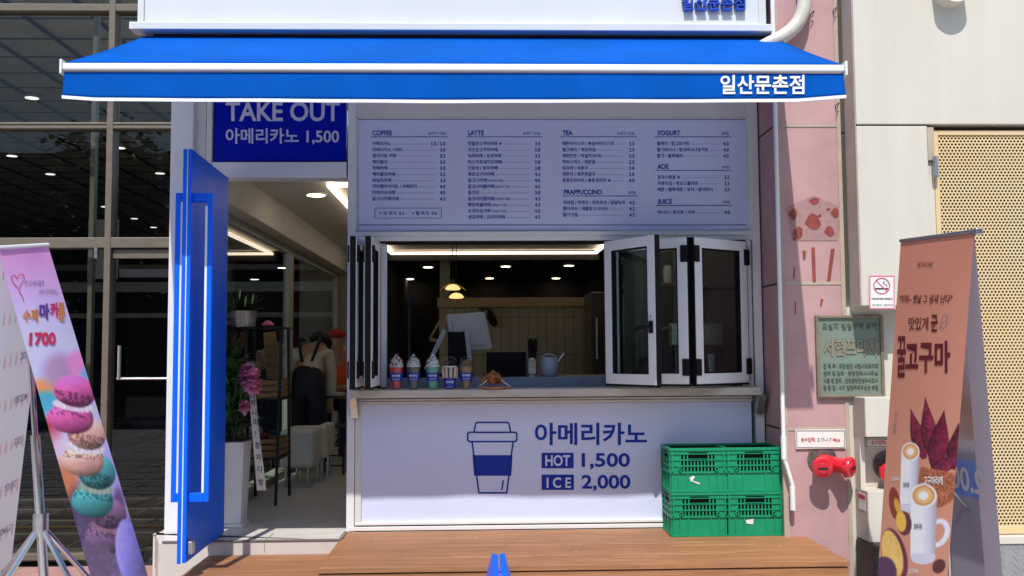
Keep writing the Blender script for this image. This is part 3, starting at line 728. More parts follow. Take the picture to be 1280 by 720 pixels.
# cream cladding, screen and cabinets
CY = -.5
cl = thing('cream_cladding', 'cream metal clad wall section right of the pink granite', 'wall', (2.6, CY, 0))
cx0 = P(1072, 200, CY).x
zsplit = P(1170, 156, CY).z; zbox = P(1100, 382, CY).z
xpan = P(1163, 270, CY).x
MB().box(cx0, 6, CY, -.0, zsplit+.004, 6).build('upper_panel', M['cream'], cl, bevel=.004)
MB().box(cx0, xpan, CY+.003, -.0, zbox, zsplit-.006).build('lower_panel', M['cream'], cl, bevel=.004)
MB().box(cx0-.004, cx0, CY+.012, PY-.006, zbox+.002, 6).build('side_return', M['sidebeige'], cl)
MB().box(cx0+.01, xpan-.004, CY+.02, -.1, zsplit-.02, zsplit+.02).build('shadow_joint', M['seamdark'], cl)
MB().box(px1+.001, xpan+.02, PY+.004, .4, 0, zbox-.001).build('recess_wall', M['cream'], cl)
# perforated screen
ps = thing('perforated_screen', 'yellowed perforated metal screen at the right edge', 'screen', (2.9, CY, 0))
sx0 = P(1176, 400, CY+.03).x; sx1 = sx0+.85; sz1, sz0 = P(1220, 163, CY+.03).z, P(1220, 668, CY+.03).z
pf_ = MB(); pitch = .0215; row = pitch*.866; Yp = CY+.03; nh = 6
r_ = 0; z = sz0+.04
vs = []; fcs = []
while z < sz1-.03:
    x = sx0+.02 + (pitch/2 if r_ % 2 else 0)
    while x < sx1-.02:
        b0 = len(vs)
        for kk in range(nh):
            t_ = math.pi/6 + 2*math.pi*kk/nh; vs.append((x+pitch/math.sqrt(3)*math.cos(t_), Yp, z+pitch/math.sqrt(3)*math.sin(t_)))
        for kk in range(nh):
            t_ = math.pi/6 + 2*math.pi*kk/nh; vs.append((x+.0076*math.cos(t_), Yp, z+.0076*math.sin(t_)))
        for kk in range(nh):
            t_ = math.pi/6 + 2*math.pi*kk/nh; vs.append((x+.0076*math.cos(t_), Yp+.004, z+.0076*math.sin(t_)))
        for kk in range(nh):
            q = (kk+1) % nh; fcs.append((b0+kk, b0+q, b0+nh+q, b0+nh+kk)); fcs.append((b0+nh+kk, b0+nh+q, b0+2*nh+q, b0+2*nh+kk))
        x += pitch
    z += row; r_ += 1
pf_.add(vs, fcs).build('perforated_sheet', M['perf'], ps)
ed = MB(); ed.box(sx0-.006, sx0+.022, Yp-.004, Yp+.03, sz0, sz1); ed.box(sx0+.022, sx1, Yp-.004, Yp+.03, sz1-.03, sz1); ed.box(sx0+.022, sx1, Yp-.004, Yp+.03, sz0, sz0+.045)
ed.build('screen_border', M['perf'], ps, bevel=.003)
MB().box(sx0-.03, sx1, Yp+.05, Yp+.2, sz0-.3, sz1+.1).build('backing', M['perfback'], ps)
hg = P(1169, 190, CY); MB().box(xpan+.004, sx0-.01, CY+.01, CY+.05, P(1169, 200, CY).z, zsplit-.012).build('hinge_post', M['seam'], ps, bevel=.003)
MB().tube([(hg.x, CY, P(1169, 196, CY).z), (hg.x, CY, P(1169, 222, CY).z)], .016, 10).build('hinge', M['steel'], ps, smooth=True)
MB().box(xpan+.002, sx0-.008, CY+.03, CY+.06, 0, P(1169, 200, CY).z-.003).build('side_jamb', M['cream'], ps)
MB().box(xpan, sx1, CY-.02, CY+.06, P(1220, 680, CY).z, sz0-.004).build('screen_sill', M['cream'], ps, bevel=.004)
ck = MB(); zz = P(1220, 681, CY).z; ck.box(xpan, sx1, CY-.01, CY+.05, 0, zz)
for i in range(14):
    for k2 in range(26):
        x = xpan+.03+k2*.04+(i % 2)*.02; z = .01+i*.02
        if z > zz-.01 or x > sx1-.02: continue
        dd = Vector((.011, 0, .011)) if (i+k2) % 2 else Vector((.011, 0, -.011)); ck.bar(Vector((x, CY-.011, z))-dd, Vector((x, CY-.011, z))+dd, .006, .004, (0,1,0))
ck.build('checker_plate', M['checker'], ps)
# cabinet with the recessed inlet
cb = thing('meter_cabinet', 'cream cabinet with a notch holding a red fire inlet', 'cabinet', (2.3, CY, 0))
zc1 = P(1110, 497, CY).z; zn1 = P(1110, 546, CY).z; zn0 = P(1110, 614, CY).z; zc0 = P(1110, 678, CY).z
c0 = MB(); c0.box(cx0, xpan+.01, CY, PY-.001, zn1, zc1); c0.box(cx0, xpan+.01, CY, PY-.001, zc0, zn0); c0.box(cx0, cx0+.03, CY+.1, PY-.001, zn0, zn1)
c0.build('body', M['cream'], cb, bevel=.003)
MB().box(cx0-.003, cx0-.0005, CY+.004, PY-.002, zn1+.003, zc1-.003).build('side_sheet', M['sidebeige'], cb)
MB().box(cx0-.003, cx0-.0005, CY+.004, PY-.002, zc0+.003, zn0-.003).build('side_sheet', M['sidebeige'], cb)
sk = MB(); a = cx0-.0045; sk.box(a, a+.001, CY+.03, CY+.13, P(1082, 640, CY).z, P(1082, 618, CY).z); sk.build('sticker', M['plate'], cb)
sk = MB(); sk.box(a-.001, a, CY+.03, CY+.13, P(1082, 626, CY).z, P(1082, 621, CY).z); sk.build('sticker_print', M['redink'], cb)
bs = thing('stone_base', 'dark rough stone base block under the cream cabinet', 'plinth', (2.3, CY, 0))
MB().box(px1+.02, xpan, CY-.09, PY, 0, zc0-.003).build('block', M['stone'], bs, bevel=.012)
# no smoking sign
ns = thing('no_smoking_sign', 'white no smoking sign with pink border on the cream cladding', 'sign', P(1102, 365, CY))
FN = FP(CY-.006)
MB().pbox(1086.5, 344, 1118.5, 386.5, CY-.004, .004).build('sheet', M['plate'], ns)
m = MB(); m.stroke(FN, [(1087.4, 345), (1117.7, 345), (1117.7, 385.6), (1087.4, 385.6), (1087.4, 345)], 1.2)
ring = [(1102.3+9.8*math.cos(t), 357.5+9.8*math.sin(t)) for t in (2*math.pi*k/28 for k in range(29))]
m.stroke(FN, ring, 1.3); m.stroke(FN, [(1095.5, 350.8), (1109, 364.4)], 1.2); m.build('red_ring', M['pinkink'], ns)
FN2 = FP(CY-.005); m = MB(); m.stroke(FN2, [(1094.8, 361), (1107, 361)], 2.0); m.stroke(FN2, [(1108, 361), (1109.6, 361)], 2.0)
m.stroke(FN2, [(1108.6, 358.5), (1108.2, 356), (1105, 355.5), (1104, 353), (1106, 352)], .8)
m.text('이곳은 금연구역으로 지정되었습니다', FN2, 1089.5, 374.6, 2.8, 1116, bold=.03); m.text('흡연시 과태료 부과', FN2, 1090.5, 382.4, 2.6, 1102, bold=.01); m.text('금연구역 안내', FN2, 1105, 382.4, 2.6, 1116, bold=.01)
m.build('lettering', M['blackink'], ns)
# bronze plaque
pq = thing('bronze_plaque', 'weathered green bronze building plaque on the pink granite wall', 'plaque', P(1063, 445, PY))
V_ = lambda x, y: (1010+x/6, 380+y/6)
f_ = MB(); Yq = PY-.028
a0, a1 = P(1021, 445, Yq).x, P(1105.5, 445, Yq).x; q1, q0 = P(1063, 394, Yq).z, P(1063, 497, Yq).z; wd = .018
f_.box(a0, a0+wd, Yq, PY-.001, q0, q1); f_.box(a1-wd, a1, Yq, PY-.001, q0, q1); f_.box(a0+wd, a1-wd, Yq, PY-.001, q1-wd, q1); f_.box(a0+wd, a1-wd, Yq, PY-.001, q0, q0+wd)
f_.build('frame', M['plaqueframe'], pq, bevel=.004)
MB().box(a0+wd, a1-wd, Yq+.014, PY-.001, q0+wd, q1-wd).build('plate', M['plaque'], pq)
FQ = FP(Yq+.008); m = MB()
m.text('서현프라자', FQ, *V_(118, 378), 24, V_(528, 0)[0], bold=.012, ext=(0, .008, 0)); m.build('raised_title', M['plaquetext'], pq)
m = MB(); m.text('도심지 빌딩구역 상가', FQ, *V_(108, 186), 9.5, V_(520, 0)[0], bold=-.004, ext=(0, .008, 0))
for i, s_ in enumerate(('건 축 주 : 재단법인 서현사회복지회', '설계 및 감리 : 종합건축사사무소', '시공 및 관리 : 한빛종합건설주식회사', '준 공 일 : 서기 일천구백구십년 유월')):
    m.build('raised_lettering', M['plaquesmall'], pq); m = MB()
    m.text(s_, FQ, *V_(118, 478+i*54), 6.4, V_(528, 0)[0], bold=-.004, ext=(0, .008, 0))
m.build('raised_lettering', M['plaquesmall'], pq)
# inlet labels
def inlet_sign(x0, y0, x1, y1, Y, text, label):
    s = thing('inlet_sign', label, 'sign', P((x0+x1)/2, y1, Y))
    MB().pbox(x0, y0, x1, y1, Y, .006).build('plate', M['plate'], s, bevel=.001)
    Fs = FP(Y-.002); e = MB(); e.stroke(Fs, [(x0+1.5, y0+1.5), (x1-1.5, y0+1.5), (x1-1.5, y1-1.5), (x0+1.5, y1-1.5), (x0+1.5, y0+1.5)], .6)
    n_ = MB(); w_ = x1-x0; yb = y0+(y1-y0)*.62
    n_.text('송수압력:', Fs, x0+w_*.11, yb, 6.2, x0+w_*.40, bold=.012); n_.text('Mpa', Fs, x0+w_*.75, yb, 6.2, x0+w_*.89, bold=.012); n_.build('red_lettering', M['redink'], s)
    e.text('0.17~1.7', Fs, x0+w_*.44, yb, 6.2, x0+w_*.72, bold=.005); e.build('black_lettering', M['blackink'], s)
inlet_sign(994.5, 537, 1057, 561, PY-.012, '', 'white water pressure label above the red inlet on pink granite')
inlet_sign(1082, 547.5, 1146, 560, PY-.012, '', 'shaded water pressure label inside the notch of the cream cabinet')
# red siamese fire inlets
def inlet(px, py, Y, label):
    c = P(px, py, Y); s = thing('fire_inlet', label, 'fire inlet', Vector((c.x, Y, c.z)), 'twin red fire inlets'); c = Vector((c.x, Y, c.z))
    MB().lathe([(.088,0),(.088,.006),(.080,.008),(.078,.005),(.062,.005),(.06,.009),(.0,.009)], c+Vector((-.012,0,.016)), 28, 'y').build('wall_flange', M['flange'], s, smooth=True)
    b = MB(); b.lathe([(.05,.006),(.05,.05),(.045,.075),(.0,.085)], c, 22, 'y')
    dirs = (Vector((-.22,-.9,-.12)).normalized(), Vector((.62,-.72,-.1)).normalized())
    starts = (c+Vector((-.03,-.035,-.004)), c+Vector((.03,-.035,-.004)))
    ends = []
    for d, e0 in zip(dirs, starts):
        L_ = .075 if d.x < 0 else .10
        b.tube([e0, e0+d*L_*.6, e0+d*L_], [.046,.044,.046], 20); ends.append(e0+d*L_)
    b.tube([starts[0], c+Vector((0,-.05,0)), starts[1]], [.046,.05,.046], 18)
    b.build('body', M['red'], s, smooth=True)
    for d, e2 in zip(dirs, ends):
        k_ = MB(); k_.tube([e2-d*.006, e2-d*.004, e2+d*.022, e2+d*.03, e2+d*.033], [.048,.058,.058,.054,.046], 26); k_.tube([e2+d*.030, e2+d*.040], [.032,.030], 22)
        cp = k_.build('cap', M['red'], s, smooth=True)
        up = Vector((0,0,1)); sd_ = d.cross(up).normalized(); up2 = sd_.cross(d)
        MB().obox(e2+d*.0405, sd_*.026, d*.002, up2*.006).build('cap_slot', M['blackm'], cp)
        lg = MB()
        for a_ in (.5, 2.07, 3.64, 5.2): lg.obox(e2+d*.008+(sd_*math.cos(a_)+up2*math.sin(a_))*.058, sd_*.006, d*.008, up2*.006)
        lg.build('cap_lug', M['red'], cp)
    return s
inlet(1030, 578, PY, 'red twin fire hose inlet casting a shadow on the pink granite wall')
inlet(1112, 585, PY, 'red fire hose inlet inside the dark notch of the cream cabinet')

# pipes
dp = MB(); pts = []
for t_ in np.linspace(0, 1, 14):
    a_ = (1-t_)**3*np.array((1006,-10)) + 3*(1-t_)**2*t_*np.array((1006,22)) + 3*(1-t_)*t_**2*np.array((998,38)) + t_**3*np.array((962,54))
    pts.append(P(a_[0], a_[1], PY-.07))
pts = [pts[0]+Vector((0,0,.6))]+pts+[pts[-1]+Vector((-.12, .05, -.06))]
tag(dp.tube(pts, .043, 16).build('drain_pipe', M['pvc'], smooth=True), 'thick cream drain pipe curving down behind the right end of the awning', 'pipe')
cp = thing('conduit_pipe', 'thin white vertical pipe with a jog beside the pink granite wall', 'pipe', P(978, 637, PY-.06))
Yc = PY-.05
c1 = P(971, 100, Yc); c2 = P(979.3, 545, Yc); c3 = P(980.3, 574, Yc); c4 = P(990.3, 603, Yc); c5 = P(991, 637, Yc)
MB().tube([(c2.x, Yc, 4), (c2.x, Yc, c2.z), (c2.x, Yc, c3.z), (c2.x+.012, Yc, c3.z-.03), (c4.x-.01, Yc, c4.z+.02), (c4.x, Yc, c4.z-.01), (c4.x, Yc, c5.z)], .0125, 12).build('tube', M['conduit'], cp, smooth=True)
k_ = MB(); k_.tube([(c2.x, Yc, c2.z), (c2.x, Yc, c3.z)], .0165, 12); k_.build('coupling', M['conduit'], cp, smooth=True); k_ = MB(); k_.tube([(c4.x, Yc, c4.z-.025), (c4.x, Yc, c5.z-.003)], .0165, 12); k_.build('coupling', M['conduit'], cp, smooth=True)
vp = thing('vent_pipe', 'short round vent pipe stub at the top of the cream cladding', 'vent', P(1183, -4, CY))
c = P(1184, -9, CY); c.y = CY
v_ = MB(); prof = [(.098,0),(.098,.10),(.092,.105),(.082,.10),(.082,.005),(.0,.005)]
v_.lathe(prof, c, 32, 'y').build('pipe_stub', M['cream'], vp, smooth=True)
MB().lathe([(.08,.012),(.0,.012)], c, 24, 'y').build('dark_mouth', M['blackm'], vp)

# ------------------------------------------------------------------ green crates
def make_crate(loc, label, cover=True):
    s = thing('bottle_crate', label, 'crate', loc, 'green plastic crates on the deck'); o = Vector(loc)
    Wd, Dp, Ht = .318, .262, .258; b = MB(); t_ = .004; kz = Ht/.288
    B = lambda x0,x1,y0,y1,z0,z1: b.box(o.x+x0,o.x+x1,o.y+y0,o.y+y1,o.z+z0*kz,o.z+z1*kz)
    B(0,Wd,0,Dp,0,.012)
    def wall(L, put, front):
        # put(u0,u1,w0,w1,z0,z1): u along wall, w outward
        put(0, L, 0, t_, 0, .125)                              # solid lower panel
        for z0, z1, wv in ((.0,.012,.012),(.122,.134,.012),(.166,.174,.010),(.206,.214,.010),(.246,.262,.010),(.270,.288,.014)): put(-wv*.6, L+wv*.6, t_, wv, z0, z1)
        put(0, L, 0, t_, .258, .288)
        for u in (0, L-.055): put(u, u+.055, 0, t_, .125, .258)
        n_ = int((L-.10)/.0205)
        for i in range(n_+1):
            u = .055 + i*(L-.11)/n_; hole = abs(u-L/2) < .052
            put(u-.0042, u+.0042, 0, t_+.002, .125, .212 if hole else .258)
        put(.055, L-.055, 0, t_, .168, .173); put(.055, L-.055, 0, t_, .207, .213)
        # handle bow
        put(L/2-.055, L/2+.055, -.002, t_+.006, .252, .260); put(L/2-.055, L/2+.055, -.002, t_+.006, .210, .217)
        for u in (0, .04, .09, L-.096, L-.046, L-.006):
            put(u, u+.006, t_, .010, .012, .122)
        for u in (0, L-.008): put(u, u+.008, t_, .012, .125, .27)
    wall(Wd, lambda u0,u1,w0,w1,z0,z1: B(u0,u1,-w1,-w0,z0,z1), True)
    wall(Wd, lambda u0,u1,w0,w1,z0,z1: B(u0,u1,Dp+w0,Dp+w1,z0,z1), True)
    wall(Dp, lambda u0,u1,w0,w1,z0,z1: B(-w1,-w0,u0,u1,z0,z1), False)
    wall(Dp, lambda u0,u1,w0,w1,z0,z1: B(Wd+w0,Wd+w1,u0,u1,z0,z1), False)
    b.build('body', M['green'], s)
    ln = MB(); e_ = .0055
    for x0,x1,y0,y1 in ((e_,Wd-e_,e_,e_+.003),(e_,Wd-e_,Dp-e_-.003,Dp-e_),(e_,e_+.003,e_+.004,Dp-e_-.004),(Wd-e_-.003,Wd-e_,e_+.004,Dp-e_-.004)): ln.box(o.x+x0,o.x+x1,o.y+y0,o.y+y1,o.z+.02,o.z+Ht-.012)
    ln.build('shade_liner', M['black'], s)  # black walls stand in for the shade inside the crate
    k_ = MB()
    for u in (.05, Wd-.05): MB().lathe([(.013,0),(.013,.014),(.008,.014),(.008,.004),(.0,.004)], o+Vector((u,-.006,.134)), 14, 'y').build('boss', M['green'], s, smooth=True)
    return s
cy0 = -.275
xL = P(840, 600, cy0).x; zD = FZ+.0015
LL = (xL, cy0, zD)
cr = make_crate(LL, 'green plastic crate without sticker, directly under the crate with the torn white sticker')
xR = xL+.318+.014
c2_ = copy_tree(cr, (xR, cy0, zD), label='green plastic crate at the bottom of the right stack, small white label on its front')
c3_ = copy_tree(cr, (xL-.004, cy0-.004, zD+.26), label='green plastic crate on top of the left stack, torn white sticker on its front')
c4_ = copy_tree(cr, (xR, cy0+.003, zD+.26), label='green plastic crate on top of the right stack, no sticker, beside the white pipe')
m = MB(); Fc = FP(cy0-.0085); Zc = lambda x, y: (800+x/3, 480+y/3)
m.poly(Fc, [Zc(396,510), Zc(426,506), Zc(424,526), Zc(400,524)]); m.build('label_sticker', M['plate'], c2_)
m = MB(); Fc = FP(cy0-.0125); m.poly(Fc, [Zc(186,352), Zc(200,343), Zc(206,350), Zc(192,368)]); m.poly(Fc, [Zc(198,362), Zc(226,372), Zc(222,377), Zc(196,366)]); m.build('torn_sticker', M['plate'], c3_)
# ------------------------------------------------------------------ blue folding board at the bottom edge
ab = thing('folding_board', 'blue folding board seen edge-on at the front of the deck', 'sandwich board', (0, 0, 0))
AY = -2.6
apx = P(623, 693, AY+.25); ab.location = (apx.x, AY, 0)
for sg in (-1, 1):
    x0 = apx.x+sg*.002
    a = Vector((x0, AY, apx.z)); b = Vector((apx.x+sg*.17, AY, .012)); d = (b-a).normalized(); nn = Vector((d.z, 0, -d.x))*sg
    if nn.x*sg < 0: nn = -nn
    f = MB(); c = (a+b)/2; f.obox(c+nn*.011, d*((b-a).length/2), Vector((0,.25,0)), nn*.011)
    f.build('board_panel', M['door'], ab, bevel=.002)
k_ = MB(); k_.tube([apx+Vector((0,-.245,-.035)), apx+Vector((.002,-.25,-.06)), apx+Vector((.0,-.25,-.09))], .009, 8); k_.build('hinge', M['blackm'], ab, smooth=True)
k_ = MB()
for i in range(5): 
    c = apx+Vector((.004*math.sin(i*2), -.245, -.08-.02*i)); k_.tube([c+Vector((.008*math.cos(t_), .003*math.sin(i), .011*math.sin(t_))) for t_ in np.linspace(0, 6.3, 9)], .003, 6)
k_.build('chain', M['chrome'], ab, smooth=True)

# ------------------------------------------------------------------ banners
def banner_grid(name, TL, TR, BR, BL, pix, paint, m, parent, nx=90, ny=330, bow=.0, nrm=Vector((0,-1,0))):
    us = np.linspace(0, 1, nx+1); vs_ = np.linspace(0, 1, ny+1); Ug, Vg = np.meshgrid(us, vs_)
    def lerp(a, b, c, d):
        a, b, c, d = map(np.array, (a, b, c, d))
        return ((a[None,None]*(1-Ug[...,None]) + b[None,None]*Ug[...,None])*(1-Vg[...,None]) + (d[None,None]*(1-Ug[...,None]) + c[None,None]*Ug[...,None])*Vg[...,None])
    W3 = lerp(TL, TR, BR, BL); XY = lerp(*[np.array(p, float) for p in pix])
    W3 = W3 + np.array(nrm)[None,None]*(bow*np.sin(np.pi*Ug)*np.sin(np.pi*Vg))[...,None]
    c = np.clip(paint(XY[...,0], XY[...,1], Ug, Vg)/255., 0, 1); lin = np.clip(np.where(c <= .04045, c/12.92, ((c+.055)/1.055)**2.4)*1.3, 0, .9)
    b = MB(); b.v = [Vector(p) for p in W3.reshape(-1, 3)]
    b.f = [(k*(nx+1)+i, (k+1)*(nx+1)+i, (k+1)*(nx+1)+i+1, k*(nx+1)+i+1) for k in range(ny) for i in range(nx)]
    o = b.build(name, m, parent)
    at = o.data.color_attributes.new('ink', 'FLOAT_COLOR', 'POINT')
    rgba = np.ones(((nx+1)*(ny+1), 4), np.float32); rgba[:, :3] = lin.reshape(-1, 3); at.data.foreach_set('color', rgba.ravel())
    return o
rng = np.random.default_rng(2)
def vnoise(x, y, s):
    gx = np.floor(x/s).astype(int); gy = np.floor(y/s).astype(int); fx = x/s-gx; fy = y/s-gy
    fx = fx*fx*(3-2*fx); fy = fy*fy*(3-2*fy)
    hsh = lambda i, j: np.modf(np.abs(np.sin(i*127.1+j*311.7)*43758.5453))[0]
    return (hsh(gx,gy)*(1-fx)+hsh(gx+1,gy)*fx)*(1-fy) + (hsh(gx,gy+1)*(1-fx)+hsh(gx+1,gy+1)*fx)*fy
def mixc(img, c, a): return img*(1-a[...,None]) + np.array(c, float)*a[...,None]
def soft(x, y, cx, cy, rx, ry, rot=0, edge=.12):
    c_, s_ = math.cos(rot), math.sin(rot); u = (x-cx)*c_+(y-cy)*s_; v = -(x-cx)*s_+(y-cy)*c_
    r = np.sqrt((u/rx)**2+(v/ry)**2); return np.clip((1-r)/edge+.5, 0, 1), u/rx, v/ry
def paint_macaron(x, y, U_, V2):
    t = np.clip((y-310)/110, 0, 1)[...,None]
    img = np.array((206,140,192.))*(1-t) + np.array((190,188,232.))*t
    img = img + (vnoise(x, y, 22)-.5)[...,None]*np.array((18,26,12)) * (1-t)
    t2 = np.clip((y-560)/120, 0, 1)[...,None]; img = img*(1-t2) + np.array((150,135,190.))*t2
    for (cx, cy, rx, ry, c, e) in ((50,492,22,14,(226,140,70),.7),(56,507,16,14,(60,160,190),.6),(72,468,20,22,(165,130,165),.7),(97,458,16,16,(225,130,185),.6),(112,478,13,16,(110,170,215),.6),(64,545,12,22,(170,55,70),.6),(75,575,18,30,(205,180,205),.8),(82,610,15,30,(190,110,70),.7),(100,640,16,30,(90,60,75),.6),(98,662,16,32,(70,55,85),.5),(140,600,12,40,(160,150,215),.8),(148,640,9,26,(95,65,110),.5)):
        a, _, _ = soft(x, y, cx, cy, rx, ry, 0, e); img = mixc(img, c, a*.9)
    def mac(cx, cy, rx, ry, base, cream, rot=.15):
        nonlocal img
        n1 = vnoise(x, y, 2.2); n2 = vnoise(x+50, y, 4.0)
        for (dy, k) in ((ry*.54, 0), (-ry*.46, 1)):
            a, u, v = soft(x, y, cx-dy*rot, cy+dy, rx, ry*.62, rot, .08)
            sh = np.clip(1.02-.42*v-.22*u-.25*np.clip(u*u+v*v-.45, 0, 1), .4, 1.3)
            colr = np.array(base)[None,None]*sh[...,None]
            foot = ((v > .1) if k else (v < -.05)) & (np.abs(u) < .95)
            tx_ = np.where(foot & (n1 > .5), .66, 1.0)*(1+.1*(n2-.5)); img = img*(1-a[...,None]) + colr*tx_[...,None]*a[...,None]
            if k == 0:
                a2, u2, v2 = soft(x, y, cx, cy+ry*.08, rx*.92, ry*.24, rot, .2)
                fl = np.array(cream)[None,None]*(.85+.3*(vnoise(x*2.4, y*.35, 3)))[...,None]; img = img*(1-a2[...,None]) + fl*a2[...,None]
    lowr = np.clip((y-630)/40, 0, 1); nn_ = vnoise(x, y, 14)*.6+vnoise(x, y, 5)*.4
    img = img*(1-.8*lowr[...,None]) + (np.array((104,84,122.))[None,None]*(.55+.8*nn_)[...,None])*(.8*lowr)[...,None]
    mac(132, 660, 24, 31, (118,88,122), (140,104,124))
    mac(117.5, 611, 25, 35, (70,146,150), (140,156,145))
    mac(105, 562, 26, 33, (222,166,152), (220,208,218))
    mac(90.5, 509, 28, 33, (202,88,150), (234,198,218))
    a, u, v = soft(x, y, 118, 712, 20, 30, .2, .15); img = mixc(img, (112,90,120), a); img = img*(1-.16*(a*vnoise(x, y, 3))[...,None])
    a, u, v = soft(x, y, 160, 692, 18, 40, -.12, .1); img = img*(1-a[...,None]) + (np.array((112,105,175.))[None,None]*(1.15-.3*u-.15*v+.1*(vnoise(x, y, 5)-.5))[...,None])*a[...,None]
    return img
bs1 = thing('macaron_banner', 'tall pastel macaron banner on a tripod stand in front of the dark lobby', 'banner', (-1.9, -1.7, 0))
pix1 = [(-3,311),(60,307),(206,790),(133,790)]
Tl, Tr, Br, Bl = P(-3,311,-1.9), P(60,307,-1.5), P(206,790,-1.55), P(133,790,-1.95)
nr1 = (Tr-Tl).cross(Bl-Tl).normalized(); nr1 = nr1 if nr1.dot(CAM-Tl) > 0 else -nr1
banner_grid('printed_cloth', Tl, Tr, Br, Bl, pix1, paint_macaron, M['print'], bs1, 80, 300, .012, nr1)
def BP(corners, pix, off, nr):
    TL, TR, BR, BL = corners; A = [np.array(p, float) for p in pix]
    def fn(x, y):
        u = v = .5
        for _ in range(8):
            p = (A[0]*(1-u)+A[1]*u)*(1-v)+(A[3]*(1-u)+A[2]*u)*v; du = (A[1]-A[0])*(1-v)+(A[2]-A[3])*v; dv = (A[3]-A[0])*(1-u)+(A[2]-A[1])*u
            J = np.array([du, dv]).T; s_ = np.linalg.solve(J, np.array((x, y))-p); u += s_[0]; v += s_[1]
        q = (TL*(1-u)+TR*u)*(1-v)+(BL*(1-u)+BR*u)*v
        return q + nr*(off + .012*math.sin(math.pi*min(1,max(0,u)))*math.sin(math.pi*min(1,max(0,v))))
    return fn
B1 = BP((Tl,Tr,Br,Bl), pix1, .003, nr1)
S = 3.429; q1 = lambda x, y: (x/S, 300+y/S)
m = MB(); m.stroke(B1, [q1(*p) for p in ((72,215),(50,185),(45,162),(56,155),(68,172),(74,158),(92,152),(97,172),(82,200),(75,225),(90,250),(95,272))], .8)
m.text('1700', B1, *q1(122, 462), 21, q1(227,0)[0], bold=.05, shear=.0); m.build('pink_lettering', M['inkpink'], bs1)
m = MB(); m.text('한 입 베어물면', B1, *q1(98, 202), 8, q1(180,0)[0], bold=.0); m.text('(바삭 쫀득쫀득)', B1, *q1(158, 240), 7.6, q1(240,0)[0], bold=.0); m.build('script_lettering', M['inkgrey'], bs1)
m = MB(); m.text('수제', B1, *q1(94, 356), 17, q1(153,0)[0], bold=.035); m.text('롱', B1, *q1(240, 352), 26, q1(277,0)[0], bold=.03); m.build('orange_lettering', M['inkorange'], bs1)
m = MB(); m.text('마', B1, *q1(158, 345), 21, q1(202,0)[0], bold=.05); m.build('purple_lettering', M['inkpurple'], bs1)
m = MB(); m.text('카', B1, *q1(205, 336), 20, q1(244,0)[0], bold=.045); m.build('magenta_lettering', M['inkpink'], bs1)
# rear sheet, seen from its inner side: colour chart, print showing through mirrored
BRb = P(4, 790, -1.5); dv = BRb-Tr
Tl2, Tr2, Br2, Bl2 = Tl, Tr, Tr+dv, Tl+dv
pr = lambda p: None
def paint_chart(x, y, U_, V2):
    img = np.ones(x.shape+(3,))*np.array((222,224,236.)); row = (V2*9) % 1; colu = (U_*9) % 1
    on = (row > .42) & (row < .72) & (colu > .38) & (colu < .66); rid = np.floor(V2*9); cid = np.floor(U_*9)
    hv = np.modf(np.abs(np.sin(rid*12.9+cid*78.2)*437.5))[0]
    c1 = np.array((205,140,140.)); c2 = np.array((190,175,165.)); cc = c1*hv[...,None]+c2*(1-hv[...,None])
    a = on*.75*(.6+.4*(row > .5)); img = img*(1-a[...,None])+cc*a[...,None]; return img
banner_grid('rear_cloth', Tl2, Tr2, Br2, Bl2, [(0,0),(1,0),(1,1),(0,1)], paint_chart, M['print_thin'], bs1, 90, 200)
nr2 = (Tr2-Tl2).cross(Bl2-Tl2).normalized(); nr2 = nr2 if nr2.dot(CAM-Tl2) > 0 else -nr2
def UVF(TL, TR, BR, BL, nr, off=.004): return lambda u, v: (TL*(1-u)+TR*u)*(1-v)+(BL*(1-u)+BR*u)*v + nr*off
m = MB(); fb = UVF(Tr2, Tl2, Bl2, Br2, nr2)
for i, s_ in enumerate(('CLASSIC', 'MODERN', 'EDGE', 'TRENDY', 'GLAMOUR', 'ART')):
    m.text(s_, lambda u, v: fb(u, v), .10, .29+i*.111, .026, None, bold=.01, sx=2.4)
    m.build('rear_lettering', M['bluegrey'], bs1); m = MB()
pb = MB(); ptop = (Tl+Tr)/2; pft = P(64, 760, -1.72); pft.z = .02
pb.tube([ptop+(pft-ptop)*.12, ptop+(pft-ptop)*.5], .013, 10); pb.tube([ptop+(pft-ptop)*.45, pft], .02, 12); pb.build('pole', M['chrome'], bs1, smooth=True)
hub = ptop+(pft-ptop)*.66
MB().tube([hub+Vector((0,0,.05)), hub-Vector((0,0,.03))], .032, 12).build('collar', M['steel'], bs1, smooth=True)
for a_ in (.9, 2.6, 4.3, 5.6):
    e = hub + Vector((.55*math.cos(a_), .35*math.sin(a_), 0)); e.z = .012; md = hub*.5+e*.5+Vector((0,0,.04))
    MB().tube([hub, md, e], [.012,.012,.012], 8).build('leg', M['chrome'], bs1, smooth=True)
MB().tube([Tl+Vector((0,0,.004)), Tr+Vector((0,0,.004))], .009, 8).build('top_rail', M['white'], bs1, smooth=True)
MB().tube([Bl, Br], .009, 8).build('bottom_rail', M['steel'], bs1, smooth=True)

